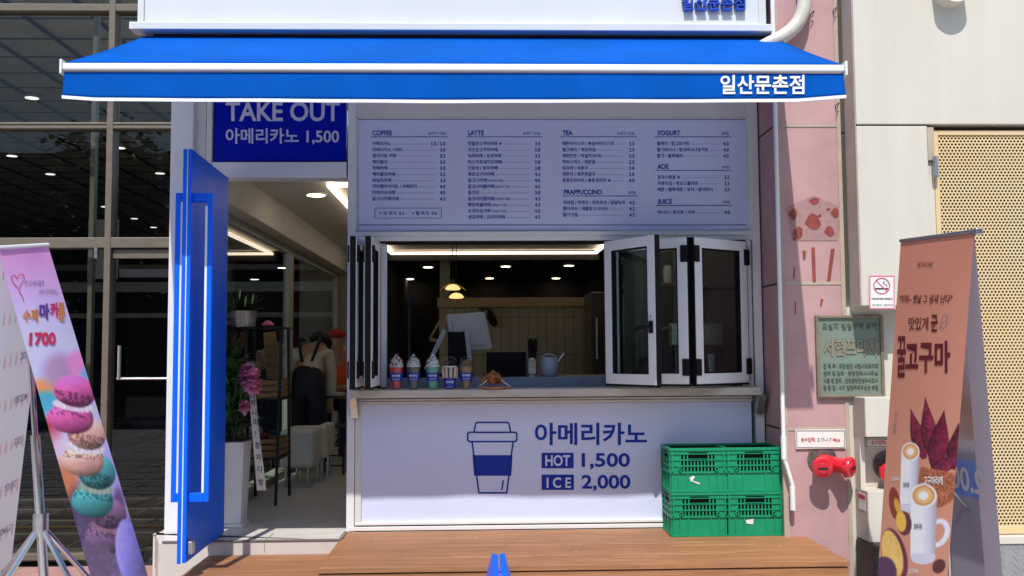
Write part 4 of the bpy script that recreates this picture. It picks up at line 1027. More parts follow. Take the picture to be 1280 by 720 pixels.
def paint_potato(x, y, U_, V2):
    t = np.clip((y-300)/420, 0, 1)[...,None]
    img = np.array((180,118,97.))*(1-t) + np.array((192,134,110.))*t
    Z = lambda a, b: (1060+a/3, 480+b/3)
    n1 = vnoise(x, y, 3)
    def spike(x0, y0, x1, y1, w_, c):          # pointed root from tip to base
        nonlocal img
        L = math.hypot(x1-x0, y1-y0); dx, dy = (x1-x0)/L, (y1-y0)/L; s_ = ((x-x0)*dx+(y-y0)*dy)/L; q = (x-x0)*dy-(y-y0)*dx
        hw = w_*.84*np.sin(np.clip(s_, 0, 1)**1.25*math.pi*.88+.03); a = np.clip((hw-np.abs(q))/1.2+.5, 0, 1)*((s_ > 0) & (s_ < 1.02))
        img = img*(1-a[...,None]) + np.array(c)[None,None]*((.75+.4*n1+.3*q/w_)*np.clip((hw-np.abs(q))/3.0+.45, .45, 1))[...,None]*a[...,None]
    spike(*Z(415,160), *Z(392,330), 10, (98,28,46)); spike(*Z(248,105), *Z(300,290), 11, (112,32,52)); spike(*Z(305,63), *Z(325,280), 11, (120,36,56)); spike(*Z(370,112), *Z(335,325), 13, (106,28,50)); spike(*Z(420,275), *Z(330,345), 10, (118,36,60))
    a, u, v = soft(x, y, *Z(340,385), 23, 30, 0, .06); a = a*(y > Z(0,318+0)[1]+ (x-1153)*.25); img = img*(1-a[...,None]) + (np.array((150,88,58.))[None,None]*(.7+.6*vnoise(x, y, 1.6))[...,None])*a[...,None]
    def mug(cx, cy, r, h_, dx):
        nonlocal img
        s_ = (y-cy)/h_; q = (x-cx-dx*s_); a = np.clip((r*(1-.05*s_)-np.abs(q))/1.0+.5, 0, 1)*(s_ > 0)*(s_ < 1); img = img*(1-a[...,None]) + (np.array((205,203,212.))[None,None]*(1.04-.20*(q/r)-.22*np.clip(np.abs(q/r)-.55, 0, 1))[...,None])*a[...,None]
        a, _, _ = soft(x, y, cx+dx, cy+h_, r*.95, r*.6, 0, .1); img = mixc(img, (196,194,205), a*(s_ > .95))
        for rr2, c in ((1.0,(225,222,225)),(.86,(190,140,85)),(.66,(214,170,115)),(.36,(240,232,220))):
            a, _, _ = soft(x, y, cx, cy, r*rr2, r*rr2*.95, 0, .12); img = mixc(img, c, a)
    mug(*Z(248,266), 12, 68, -3)
    a, _, _ = soft(x, y, *Z(345,568), 12, 18, .3, .1); b_, _, _ = soft(x, y, *Z(343,568), 7, 12, .3, .1); img = mixc(img, (208,206,214), np.clip(a-b_, 0, 1))
    mug(*Z(296,430), 15.5, 75, -2)
    a, u, v = soft(x, y, *Z(183,458), 8, 20, -.15, .1); img = mixc(img, (128,52,42), a); a, _, _ = soft(x, y, *Z(195,468), 4, 10, -.3, .3); img = mixc(img, (205,150,60), a)
    a, _, _ = soft(x, y, *Z(222,532), 10, 15, -.1, .1); img = mixc(img, (92,44,54), a); a, _, _ = soft(x, y, *Z(210,525), 7, 13, -.1, .15); img = mixc(img, (222,172,70), a)
    a, _, _ = soft(x, y, *Z(180,650), 17, 34, -.25, .08); img = mixc(img, (96,40,62), a); a, _, _ = soft(x, y, *Z(172,645), 14, 30, -.25, .12); img = img*(1-a[...,None]) + (np.array((228,178,98.))[None,None]*(.92+.15*n1)[...,None])*a[...,None]
    a, _, _ = soft(x, y, *Z(130,725), 20, 24, .4, .1); img = mixc(img, (78,48,82), a)
    a, _, _ = soft(x, y, *Z(345,690), 7, 9, .4, .15); img = mixc(img, (88,42,48), a)
    return img
bs2 = thing('sweet_potato_banner', 'tall brown sweet potato banner stand in front of the perforated screen', 'banner', (2.1, -1.65, 0))
pix2 = [(1126,302),(1218,290),(1180,780),(1093,780)]
Tl, Tr, Br, Bl = P(1126,302,-1.4), P(1218,290,-1.92), P(1180,780,-1.95), P(1093,780,-1.43)
nr3 = (Tr-Tl).cross(Bl-Tl).normalized(); nr3 = nr3 if nr3.dot(CAM-Tl) > 0 else -nr3
banner_grid('printed_cloth', Tl, Tr, Br, Bl, pix2, paint_potato, M['print'], bs2, 100, 400, .012, nr3)
B2 = BP((Tl,Tr,Br,Bl), pix2, .003, nr3); S2 = 3.132; q2 = lambda x, y: (1060+x/S2, 270+y/S2)
m = MB(); m.text('꿀', B2, *q2(197, 628), 58, q2(238,0)[0], bold=.02); m.text('고구마', B2, *q2(236, 612), 42, q2(410,0)[0], bold=.032)
m.build('maroon_lettering', M['inkred'], bs2); m = MB()
m.text('맛있게', B2, *q2(248, 452), 18, q2(330,0)[0], bold=.012); m.text('군', B2, *q2(340, 456), 24, q2(366,0)[0], bold=.03); m.build('maroon_lettering', M['inkred'], bs2); m = MB(); m.text('"이야~ 옛날 그 냄새 난다"', B2, *q2(202, 346), 12, q2(416,0)[0], bold=.018, shear=.12)
m.build('maroon_lettering', M['inkred'], bs2); m = MB(); m.text('청자다방', B2, *q2(282, 203), 8, q2(345,0)[0], bold=.0)
m.build('maroon_lettering', M['inkred'], bs2)
m = MB(); m.stroke(B2, [q2(*p) for p in ((372,450),(378,430),(395,420),(402,432),(385,450),(376,448),(380,410),(392,392),(402,402),(396,425))], .5)
for i, ch in enumerate('고구마향'): m.text(ch, B2, 1119.5-.6*i, 524+i*7.4, 6.5, None, bold=.0)
m.build('outline_drawing', M['inkgrey'], bs2)
m = MB(); Zp = lambda a, b: (1060+a/3, 480+b/3)
m.text('고구마라떼', B2, *Zp(170, 374), 6, Zp(204,0)[0], bold=.01); m.text('고구마', B2, *Zp(240, 716), 7, Zp(275,0)[0], bold=.02); m.text('고구마라떼', B2, *Zp(300, 388), 12, Zp(364,0)[0], bold=.02); m.build('white_lettering', M['plate'], bs2)
m = MB(); m.text('청자다방', B2, *Zp(263, 552), 7, Zp(292,0)[0], bold=.02); m.build('mug_lettering', M['blackink'], bs2); m = MB(); m.text('청자다방', B2, *Zp(222, 398), 7, Zp(246,0)[0], bold=.02); m.build('mug_lettering', M['blackink'], bs2)
BRb = P(1258, 780, -1.88); dv = BRb-Tr; Tl2, Tr2, Br2, Bl2 = Tl, Tr, Tr+dv, Tl+dv
def paint_inner(x, y, U_, V2):
    img = np.ones(x.shape+(3,))*np.array((150,140,152.)); n = vnoise(U_*40, V2*90, 6)
    up = np.clip((V2-.1)/.25, 0, 1)*np.clip((.5-V2)/.1, 0, 1); inn = (U_ < .8)
    img = img*(1-(.28*up*n*inn)[...,None])
    b = inn*np.clip((V2-.36)/.03, 0, 1)*np.clip((.56-V2)/.03, 0, 1)*(.5+.5*n); img = mixc(img, (128,92,76), b*.7)
    b = inn*np.clip((V2-.56)/.03, 0, 1); img = mixc(img, (92,90,108), b*.75)
    b = inn*(V2 > .60)*(V2 < .70); img = mixc(img, (76,96,160), b*.85)
    b = inn*np.clip((V2-.86)/.02, 0, 1)*(n > .45); img = mixc(img, (160,155,165), b*.5)
    return img
banner_grid('rear_cloth', Tl2, Tr2, Br2, Bl2, [(0,0),(1,0),(1,1),(0,1)], paint_inner, M['print_thin'], bs2, 60, 240)
nr4 = (Tr2-Tl2).cross(Bl2-Tl2).normalized(); nr4 = nr4 if nr4.dot(CAM-Tl2) > 0 else -nr4
fb2 = UVF(Tr2, Tl2, Bl2, Br2, nr4); m = MB()
m.text('2.000', fb2, .13, .682, .088, .66, bold=.02); m.build('rear_lettering', M['inkpale'], bs2); m = MB(); m.text('아이스 아메리카노', fb2, .17, .572, .036, .98, bold=.01); m.build('rear_lettering', M['inkpale'], bs2); m = MB(); m.text('청자다방', fb2, .18, .38, .05, .8, bold=.0)
m.build('rear_lettering', M['inkpale'], bs2)
pb = MB(); ptop = (Tl+Tr)/2; pft = Vector((ptop.x+.01, ptop.y, .02)); pb.tube([ptop-Vector((0,0,.2)), pft], .013, 10); pb.build('pole', M['chrome'], bs2, smooth=True)
hub = Vector((ptop.x, ptop.y, .78))
for tgt in ((P(1244, 716, -1.75)), ptop+Vector((-.3,.3,0)), ptop+Vector((.1,.5,0))):
    e = hub+(tgt-hub)*1.0 if tgt.z < .6 else tgt.copy()
    if tgt.z > .6: e.z = .015
    md = (hub+e)/2+Vector((.03,0,.05)); MB().tube([hub, md, e], .008, 8).build('leg', M['chrome'], bs2, smooth=True)
MB().tube([Tl+Vector((0,0,.004)), Tr+Vector((0,0,.004))], .009, 8).build('top_rail', M['steel'], bs2, smooth=True)
MB().tube([Bl, Br], .009, 8).build('bottom_rail', M['steel'], bs2, smooth=True)
k_ = MB(); k_.obox(Tr+Vector((.01,-.01,.0)), (.016,0,0), (0,.016,0), (0,0,.014)); k_.build('corner_clip', M['steel'], bs2, bevel=.004)

# ------------------------------------------------------------------ things on the counter shelf
def cup(px, label, liquid, top, dome, creamy, cookie=False, plain=False):
    y = -.075; c = P(px, 486, y); c = Vector((c.x, y, SH+.0005)); s = thing('drink_cup', label, 'cup', c, 'sample drinks along the serving shelf')
    H = .148; r0, r1 = .030, .046
    rad = lambda h: r0+(r1-r0)*h/H
    dm = mat('drink_liquid', liquid, .4, var=.12, scale=30); fm = mat('drink_topping', top, .6, var=.25, scale=60)
    l0 = .004; l1 = H-.012
    MB().lathe([(rad(l0)-.003, l0), (rad(l1)-.003, l1), (.0, l1+.001)], c, 24).build('drink', dm, s, smooth=True)
    MB().lathe([(rad(0), 0), (rad(H), H), (rad(H)+.003, H+.002), (rad(H)+.003, H+.007)], c, 24).build('cup_wall', M['cup'], s, smooth=True)
    z0, z1 = (.052, .102) if not plain else (.004, .068)
    sv = MB().lathe([(rad(z0)+.0015, z0), (rad(z1)+.0015, z1)], c, 28).build('sleeve', M['sleeve'], s, smooth=True)
    lt = MB()
    def cyl(x, yv): a_ = x/rad(yv)-math.pi/2; r = rad(yv)+.0025; return c+Vector((r*math.cos(a_), r*math.sin(a_), yv))
    vs, fs, a0_, b0_, _, _ = glyphs('청자다방', .02); kx = .05/(b0_-a0_); zt_ = z0+(z1-z0)*.55
    lt.add([cyl((u-(a0_+b0_)/2)*kx, zt_+v*.014) for u, v in vs], fs)
    for i in range(10):
        u = -.022+.0046*i; hh = .004+.003*math.sin(i*2.3); lt.add([cyl(u, z0+.005+hh), cyl(u+.004, z0+.005+hh+.003), cyl(u+.004, z0+.007+hh+.003), cyl(u, z0+.007+hh)], [(0,1,2,3)])
    lt.build('sleeve_print', M['awntext'], sv)
    rm = MB().lathe([(rad(H)+.001, H+.0), (rad(H)+.004, H+.003), (rad(H)+.004, H+.009), (rad(H)-.004, H+.010)], c, 24).build('rim', M['cup'], s, smooth=True)
    dm2 = MB().lathe([(.045*math.cos(t_)+.001, H+.01+.042*math.sin(t_)) for t_ in np.linspace(0, 1.45, 8)], c, 24).build('dome_lid', M['cup'], s, smooth=True)
    if creamy:
        prof = [(.043,H-.01),(.042,H+.008),(.036,H+.018),(.034,H+.03),(.024,H+.038),(.022,H+.048),(.011,H+.055),(.008,H+.064),(.0,H+.070)]
        wm = MB(); wm.lathe(prof, c, 24); o = wm.build('whipped_cream', mat('whipped_cream', (.68,.66,.62), .6, var=.06), s, smooth=True)
        dr_ = MB(); rq = random.Random(int(px))
        for i in range(26 if not dome else 16):
            a_ = rq.uniform(0, 6.28); t_ = rq.uniform(.1, .9); k_ = t_*(len(prof)-2); i0 = int(k_); r = prof[i0][0]; hh = prof[i0][1]
            p = c+Vector((r*math.cos(a_), r*math.sin(a_), hh))
            if dome: dr_.tube([p+Vector((0,0,.008)), p+Vector((math.cos(a_)*.004, math.sin(a_)*.004, -.012))], .0045, 6)
            else: dr_.obox(p, (.0042,0,.001), (0,.0042,0), (-.001,0,.003))
        dr_.build('sauce' if dome else 'sprinkles', fm, s)
    elif cookie:
        ck_ = MB()
        for i in range(9): a_ = 2*math.pi*i/9; p = c+Vector((.040*math.cos(a_), .040*math.sin(a_), .07)); ck_.tube([p, p+Vector((math.cos(a_)*.003, math.sin(a_)*.003, .062))], .0085, 8)
        ck_.build('wafer_rolls', mat('wafer', (.62,.45,.33), .6, var=.2, scale=40), s, smooth=True)
        MB().lathe([(.047,.134),(.047,.141),(.0,.142)], c, 20).build('foam', mat('milk_foam', (.7,.66,.6), .6), s)
    else:
        MB().lathe([(.042,H-.012),(.04,H+.01),(.03,H+.028),(.0,H+.034)], c, 20).build('ice_topping', fm, s, smooth=True)
cup(495.5, 'strawberry drink cup with cream and red sauce, leftmost on the shelf', (.55,.05,.06), (.30,.01,.02), True, True)
cup(517, 'dark drink cup with cream and cookie crumbs between pink and mint drinks', (.10,.09,.09), (.02,.02,.025), False, True)
cup(541, 'mint green drink cup with chocolate chip cream', (.10,.36,.27), (.015,.015,.02), False, True)
cup(562.5, 'cup of wafer rolls with a low blue sleeve under a clear dome', (.02,.03,.10), (.02,.02,.03), False, False, True, True)
cup(583, 'brown chocolate drink cup nearest to the plate of bread', (.24,.13,.06), (.16,.08,.04), False, False)
pt = thing('bread_plate', 'shallow tan plate with twisted paper edges on the stone shelf', 'plate', Vector((P(618, 486, -.075).x, -.075, SH)))
c = pt.location
MB().lathe([(.05,.001),(.075,.004),(.105,.014),(.108,.014),(.105,.010)], c, 28).build('dish', M['plateclay'], pt, smooth=True)
k_ = MB()
for sg in (-1, 1): k_.tube([c+Vector((sg*.10,-.03,.016)), c+Vector((sg*.075,-.055,.03)), c+Vector((sg*.045,-.05,.055))], .0025, 6)
k_.build('wire_edge', M['plate'], pt, smooth=True)
br = MB(); rq = random.Random(9)
for i in range(30):
    a_ = rq.uniform(0, 6.28); r = rq.uniform(0, .055); pz = .022+.075*math.sqrt(max(0, 1-(r/.06)**2))*rq.uniform(.3, 1); p = c+Vector((r*math.cos(a_)*1.15, r*math.sin(a_)*.7, pz)); d = Vector((rq.uniform(-1,1), rq.uniform(-1,1), rq.uniform(-.3,.6))).normalized()*.022
    br.tube([p-d*1.2, p-d*.5+Vector((0,0,.006)), p+d*.5+Vector((0,0,.006)), p+d*1.2], [.009,.017,.018,.008], 9)
tag(br.build('twisted_bread', M['bread'], smooth=True), 'brown twisted bread lying on the tan plate', 'bread')
# inner counter
IC = 1.215
ic = thing('inner_counter', 'dark counter inside the serving window', 'counter', (.6, .6, FZ))
MB().box(-.3, 1.2, .28, .95, FZ+.001, IC).build('cabinet', M['blackm'], ic, bevel=.004)
MB().box(-.62, 1.62, .262, .279, SH-.03, IC+.002).build('front_rail', mat('grey_blue_rail', (.20,.24,.31), .35, metal=.2), ic, bevel=.002)
MB().box(P(608, 460, .8).x, P(657, 460, .8).x, .7, .85, IC+.001, P(640, 440, .8).z).build('back_box', M['black'], ic, bevel=.004)
sh_ = thing('straw_holder', 'steel holder full of black straws inside the window', 'straw holder', Vector((P(665, 477, .45).x, .45, IC)))
c = sh_.location
MB().lathe([(.03,0),(.03,.125),(.027,.125),(.027,.01),(.0,.01)], c, 18).build('tube', M['steel'], sh_, smooth=True)
m = MB(); m.box(c.x-.024, c.x+.024, c.y-.032, c.y-.0305, IC+.02, IC+.115); m.build('front_plate', M['chrome'], sh_)
sw = MB(); rq = random.Random(4)
for i in range(16):
    a_ = rq.uniform(0, 6.28); r = rq.uniform(.0, .022); sw.tube([c+Vector((r*math.cos(a_), r*math.sin(a_), .012)), c+Vector((r*math.cos(a_)*1.9+rq.uniform(-.012,.012), r*math.sin(a_)*1.9, .25+rq.uniform(-.012,.012)))], .0045, 6)
tag(sw.build('straws', M['black'], smooth=True), 'bundle of black straws standing in the steel holder', 'straws')
bk = thing('tip_bucket', 'pale grey ceramic bucket with a spoon inside the window', 'bucket', Vector((P(686.5, 476, .45).x, .45, IC)))
c = bk.location; hb_ = .14
MB().lathe([(.0,.001),(.044,.001),(.056,.02),(.06,.06),(.056,.11),(.05,.128),(.046,.128),(.052,.1),(.052,.03),(.0,.02)], c, 26).build('bowl', M['bucket'], bk, smooth=True)
MB().tube([c+Vector((.05*math.cos(t_), 0, .12+.03*math.sin(t_))) for t_ in np.linspace(0, math.pi, 9)], .005, 8).build('handle', M['bucket'], bk, smooth=True)
tag(MB().tube([c+Vector((.03,0,.06)), c+Vector((.1,-.01,.155))], [.004,.006], 8).build('spoon', M['plate'], smooth=True), 'white spoon leaning out of the grey bucket', 'spoon')
# point of sale terminal
po = thing('sales_terminal', 'grey sales monitor seen from behind on a dark stand', 'monitor', Vector((P(585, 470, .75).x, .75, IC)))
Yt = .72; tz = lambda x, y: P(x, y, Yt)
pts = [tz(557, 394), tz(603, 391), tz(613, 437), tz(566, 440)]
back = Vector((.02, .03, .01)); m = MB(); m.prism(pts, back); m.build('monitor_back', M['posgrey'], po, bevel=.008)
cen = sum(pts, Vector())/4; pts2 = [cen+(p-cen)*.74+Vector((0,-.012,0)) for p in pts]; MB().prism(pts2, (0, .012, 0)).build('rear_cover', M['posgrey'], po, bevel=.004)
m = MB(); m.prism([tz(580,413)+Vector((0,-.03,0)), tz(586,413)+Vector((0,-.03,0)), tz(586,416)+Vector((0,-.03,0)), tz(580,416)+Vector((0,-.03,0))], (0,.012,0)); m.build('port', M['black'], po)
m = MB(); m.bar(tz(556, 413)+Vector((0,-.05,0)), tz(533, 462)+Vector((0,-.05,0)), .012, .03); m.bar(tz(583, 412)+Vector((0,-.05,0)), tz(589, 464)+Vector((0,-.05,0)), .012, .03); m.build('stand_arm', M['posgrey'], po, bevel=.003)
m = MB(); m.prism([tz(560, 415)+Vector((0,-.035,0)), tz(582, 415)+Vector((0,-.035,0)), tz(588, 468)+Vector((0,-.035,0)), tz(560, 468)+Vector((0,-.035,0))], (0,.05,0)); m.build('printer_body', M['black'], po, bevel=.006)
a = tz(533, 463); b = tz(592, 463); MB().box(a.x, b.x, Yt-.12, Yt+.15, IC+.001, IC+.02).build('base', M['black'], po, bevel=.004)
# coat hanging on the tile wall, fridge, shelves
hc = thing('hanging_gloves', 'dark gloves hanging on a hook rail before the tiled wall', 'gloves', P(612, 385, TW-.1))
m = MB(); pz_ = lambda x, y: P(x, y, TW-.08)
m.tube([pz_(598, 386), pz_(611, 386)], .012, 8); m.tube([pz_(603, 386), pz_(602, 398)], .02, 8)
m.build('hook_rail', M['blackm'], hc)
MB().tube([pz_(612, 386), pz_(613, 395), pz_(617, 403), pz_(620, 407)], [.02,.045,.05,.03], 10).build('glove', M['black'], hc, smooth=True)
fg = thing('tall_fridge', 'dark tall fridge at the right end of the tiled wall', 'fridge', (P(748, 420, 4.6).x, 4.6, FZ))
a, b = P(739, 420, 4.5).x, 1.72
MB().box(a, b, 4.5, 5.2, FZ, P(748, 365, 4.5).z).build('cabinet', mat('dark_fridge', (.05,.045,.04), .35), fg, bevel=.01)
MB().tube([(a+.06, 4.46, 1.3), (a+.06, 4.46, 1.75)], .014, 8).build('handle', M['steel'], fg, smooth=True)
ht = thing('hood_frame', 'pale angled shelf frame behind the sales monitor', 'shelf', P(540, 450, 2.4))
m = MB(); z_ = lambda x, y: P(x, y, 2.4); m.bar(z_(557, 388), z_(537, 424), .02, .02); m.bar(z_(537, 424), z_(560, 428), .02, .03); m.bar(z_(557,388), z_(562,424), .02, .02)
m.build('frame', M['capwood'], ht)
cm = thing('coffee_machine', 'dark coffee machine with white cups seen through the right window sashes', 'coffee machine', (1.55, 1.0, IC))
MB().box(1.25, 1.72, .75, 1.2, FZ+.001, IC-.02).build('stand', M['blackm'], cm)
MB().box(1.33, 1.70, .85, 1.2, IC-.019, IC+.34).build('body', M['blackm'], cm, bevel=.02)
MB().box(1.33, 1.70, .74, .849, IC+.2, IC+.36).build('group_head', M['steel'], cm, bevel=.01)
MB().box(1.34, 1.69, .72, .848, IC-.018, IC+.01).build('drip_tray', M['steel'], cm, bevel=.004)
for x in (1.42, 1.47, 1.62): MB().lathe([(.02,0),(.026,.13),(.022,.13),(.018,.01),(.0,.01)], (x, .78, IC+.011), 14).build('paper_cup', M['plate'], cm, smooth=True)
ws = thing('wall_shelf', 'dark shelf of jars inside the right end of the serving window', 'shelf', (1.55, 1.5, 1.9))
MB().box(1.3, 1.74, 1.4, 1.65, 1.88, 1.91).build('board', M['wood'], ws, bevel=.003)
for k2, x in enumerate((1.36, 1.46, 1.55, 1.65)): MB().lathe([(.035,0),(.038,.11),(.03,.14),(.0,.142)], (x, 1.5, 1.911), 14).build('jar', M['plate'] if k2 % 2 else M['sleeve'], ws, smooth=True)
# pendants
def pendant(px, py, Y, label, src=None):
    c = P(px, py, Y); 
    if src: return copy_tree(src, c, label=label)
    s = thing('pendant_lamp', label, 'pendant lamp', c, 'pendant lamps over the counter')
    MB().lathe([(.012,.06),(.03,.055),(.06,.04),(.098,.008),(.102,0),(.098,.0)], c, 24).build('shade', pane_mat('amber_glass', (.93,.80,.55), 1.6, .1), s, smooth=True)
    MB().lathe([(.0,.05),(.03,.044),(.05,.03),(.062,.012),(.05,.004),(.0,.0)], c, 18).build('bulb', M['pend'], s, smooth=True)
    MB().tube([c+Vector((0,0,.055)), c+Vector((0,0,.09))], .018, 10).build('socket', M['blackm'], s, smooth=True)
    MB().tube([c+Vector((0,0,.09)), Vector((c.x, c.y, CZ-.001))], .004, 6).build('cord', M['black'], s)
    return s
p1 = pendant(566, 363, 1.6, 'glowing amber pendant lamp, upper of the two over the sales monitor')
c = P(570.5, 373.5, 1.85); p2 = copy_tree(p1, c, label='glowing amber pendant lamp, lower of the two over the sales monitor')
for ch in p2.children:
    if ch.name.startswith('cord'): ch.scale.z = (CZ-c.z-.09+.0)/(CZ-p1.location.z-.09) if False else 1

# ------------------------------------------------------------------ things seen through the doorway
pot = thing('tall_planter', 'tall white square planter just inside the open blue door', 'planter', Vector((P(288, 650, .3).x, .3, FZ)))
c = pot.location; hz_ = P(290, 553, .2).z-FZ
m = MB(); a0_, a1_ = .085, .105
def frust(b, c, r0, r1, z0, z1): b.add([c+Vector((sx_*r, sy_*r, z)) for z, r in ((z0,r0),(z1,r1)) for sx_, sy_ in ((-1,-1),(1,-1),(1,1),(-1,1))], [(0,3,2,1),(4,5,6,7),(0,1,5,4),(1,2,6,5),(2,3,7,6),(3,0,4,7)])
frust(m, c, a0_, a1_, .02, hz_); m.build('pot', M['white'], pot, bevel=.006)
m = MB(); frust(m, c, a0_+.018, a0_+.012, .0005, .02); m.build('foot', M['white'], pot, bevel=.004)
MB().box(c.x-.09, c.x+.09, c.y-.09, c.y+.09, c.z+hz_+.001, c.z+hz_+.006).build('soil', M['bark'], pot)
def leaf(b, base, d, L, wd, droop=.5):
    d = Vector(d).normalized(); side = d.cross(Vector((0,0,1)))
    side = side.normalized() if side.length > .05 else Vector((1,0,0)); pts = []; n_ = 6; p = Vector(base)
    for i in range(n_+1):
        t_ = i/n_; ww = wd*math.sin(math.pi*min(1, t_*.93+.06))**.8; pts.append((p-side*ww-Vector((0,0,ww*.15)), p+Vector((0,0,0)), p+side*ww-Vector((0,0,ww*.15)))); p = p + (d-Vector((0,0,droop*t_)))*(L/n_)
    vs = [q for tr in pts for q in tr]; b.add(vs, [(i*3+k2, i*3+k2+1, i*3+k2+4, i*3+k2+3) for i in range(n_) for k2 in (0, 1)])
fp = thing('flowering_plant', 'leafy plant with pink flowers growing in the tall white planter', 'plant', Vector((c.x, c.y, FZ+hz_+.006)))
m = MB(); rq = random.Random(12); b0 = fp.location
for i in range(150):
    a_ = rq.uniform(0, 6.28); el = rq.uniform(.1, 1.4); hh = rq.uniform(.02, .52)
    base = b0+Vector((rq.uniform(-.05,.05), rq.uniform(-.05,.05), hh)); leaf(m, base, (math.cos(a_)*math.cos(el), math.sin(a_)*math.cos(el), math.sin(el)), rq.uniform(.12,.26), rq.uniform(.018,.04), rq.uniform(.3,1.2))
m.build('foliage', M['leaf'], fp, smooth=True)
m = MB()
for i in range(6): m.tube([b0+Vector((rq.uniform(-.03,.03), rq.uniform(-.03,.03), 0)), b0+Vector((rq.uniform(-.1,.15), rq.uniform(-.1,.1), .45))], .006, 6)
m.build('stems', M['leaf'], fp)
def flower(px, py, Y, r):
    m = MB(); c = P(px, py, Y)
    for k2 in range(46):
        z = 1-2*(k2+.5)/46; a_ = k2*2.39996; rr2 = math.sqrt(1-z*z); d = Vector((rr2*math.cos(a_), -abs(rr2*math.sin(a_))-.1, z)).normalized()
        leaf(m, c+d*r*.25, d, r*rq.uniform(.7,1.0), r*.36, rq.uniform(-.3,.7))
    m.build('flower', M['flower'], fp, smooth=True)
flower(313, 473, -.03, .075); flower(308, 463, .0, .05); flower(318, 482, -.02, .05); flower(306, 508, .06, .04)
rb = thing('ribbon_banner', 'cream congratulation ribbon with black writing hanging from the plant', 'ribbon', P(321, 550, .05))
Yr = .06; m = MB(); ed_ = [(311.5,488,319),(313.5,520,322),(316,550,325),(318.5,580,329),(321,611,332.5)]
vs = []; 
for i, (x0, y, x1) in enumerate(ed_):
    o_ = .008*math.sin(i*1.6); vs += [P(x0, y, Yr+o_), P(x1, y, Yr-o_*.5)]
m.add(vs, [(i*2, i*2+1, i*2+3, i*2+2) for i in range(4)]); m.add([vs[-2], vs[-1], P(332.8, 613, Yr), P(326.5, 607.5, Yr), P(321.2, 613, Yr)], [(0,1,2,3,4)])
m.build('cloth', M['ribbon'], rb); m = MB(); Fr = FP(Yr-.014)
for ch, x, y in zip('대박나라!청자다방', (313,313.8,315.2,316.6,318.6,318.6,320,321.8,323.4), (494,502.5,515,527,541,556,571,586,602)): m.text(ch, Fr, x, y+4, 9, None, bold=.01, sx=.85)
m.build('lettering', M['blackink'], rb)
# black ladder rack
rk = thing('ladder_rack', 'black metal display rack along the glass partition', 'rack', (-1.62, 1.3, FZ))
m = MB(); xr0, xr1 = -1.76, -1.50; yr0, yr1 = 1.06, 1.56; topz = P(320, 409, 1.3).z
for x in (xr0, xr1):
    m.bar((x, yr0, FZ), (x-.0, yr0+.16, topz), .02, .02); m.bar((x, yr1, FZ), (x, yr1-.1, topz), .02, .02)
m.build('frame', M['blackm'], rk)
shz = (topz, 1.05, .62)
for z in shz: MB().box(xr0-.02, xr1+.02, yr0+.1, yr1-.03, z-.012, z).build('rack_shelf', M['blackm'], rk)
wpot = thing('wrapped_pot_plant', 'silver wrapped pot with white flowered leaves on top of the black rack', 'plant', (P(307, 408, 1.25).x, 1.25, topz))
c = wpot.location; MB().lathe([(.07,.001),(.085,.11),(.088,.12),(.075,.118)], c, 18).build('wrapped_pot', M['foil'], wpot, smooth=True)
m = MB(); rq = random.Random(3)
for i in range(34):
    a_ = rq.uniform(0, 6.28); el = rq.uniform(.5, 1.5); leaf(m, c+Vector((rq.uniform(-.03,.03), rq.uniform(-.03,.03), .11)), (math.cos(a_)*math.cos(el), math.sin(a_)*math.cos(el), math.sin(el)), rq.uniform(.12,.24), .022, .6)
m.build('foliage', M['leaf'], wpot, smooth=True)
m = MB()
for (px, py) in ((299, 372), (315, 377), (306, 380)): leaf(m, P(px, py+3, 1.12), (.1, 0, 1), .09, .022, .2)
m.build('white_flower', M['petalw'], wpot, smooth=True)
rq = random.Random(8)
tag(MB().lathe([(.0,0),(.03,.0),(.05,.02),(.02,.05),(.0,.055)], (P(334, 407, 1.4).x, 1.42, topz+.001), 10).build('pink_flower_head', M['flower'], smooth=True), 'small pink flower lying on the top shelf of the black rack', 'flower')
def wcrate(c, L, D_, H, label, tilt=0):
    s = thing('wooden_crate', label, 'crate', c, 'wooden crates on the black rack'); c = Vector(c); m = MB()
    for z in (.01, .055, .1):
        if z+.03 > H+.02: continue
        m.box(c.x-L/2, c.x+L/2, c.y-D_/2, c.y-D_/2+.008, c.z+z, c.z+z+.033); m.box(c.x-L/2, c.x+L/2, c.y+D_/2-.008, c.y+D_/2, c.z+z, c.z+z+.033)
        m.box(c.x-L/2, c.x-L/2+.008, c.y-D_/2+.009, c.y+D_/2-.009, c.z+z, c.z+z+.033); m.box(c.x+L/2-.008, c.x+L/2, c.y-D_/2+.009, c.y+D_/2-.009, c.z+z, c.z+z+.033)
    m.box(c.x-L/2+.009, c.x+L/2-.009, c.y-D_/2+.009, c.y+D_/2-.009, c.z+.001, c.z+.009)
    m.build('slats', M['wood'], s); m = MB()
    for sx_ in (-1, 1):
        for sy_ in (-1, 1): m.box(c.x+sx_*(L/2-.02)-.01, c.x+sx_*(L/2-.02)+.01, c.y+sy_*(D_/2-.018)-.008, c.y+sy_*(D_/2-.018)+.008, c.z+.009, c.z+H)
    m.build('corner_post', M['wood'], s); return s
wcrate((-1.63, 1.33, shz[2]), .26, .36, .14, 'wooden crate of sweet potatoes on the bottom shelf of the black rack')
wcrate((-1.63, 1.33, shz[1]), .26, .32, .14, 'empty looking wooden crate on the middle shelf of the black rack')
sp = None
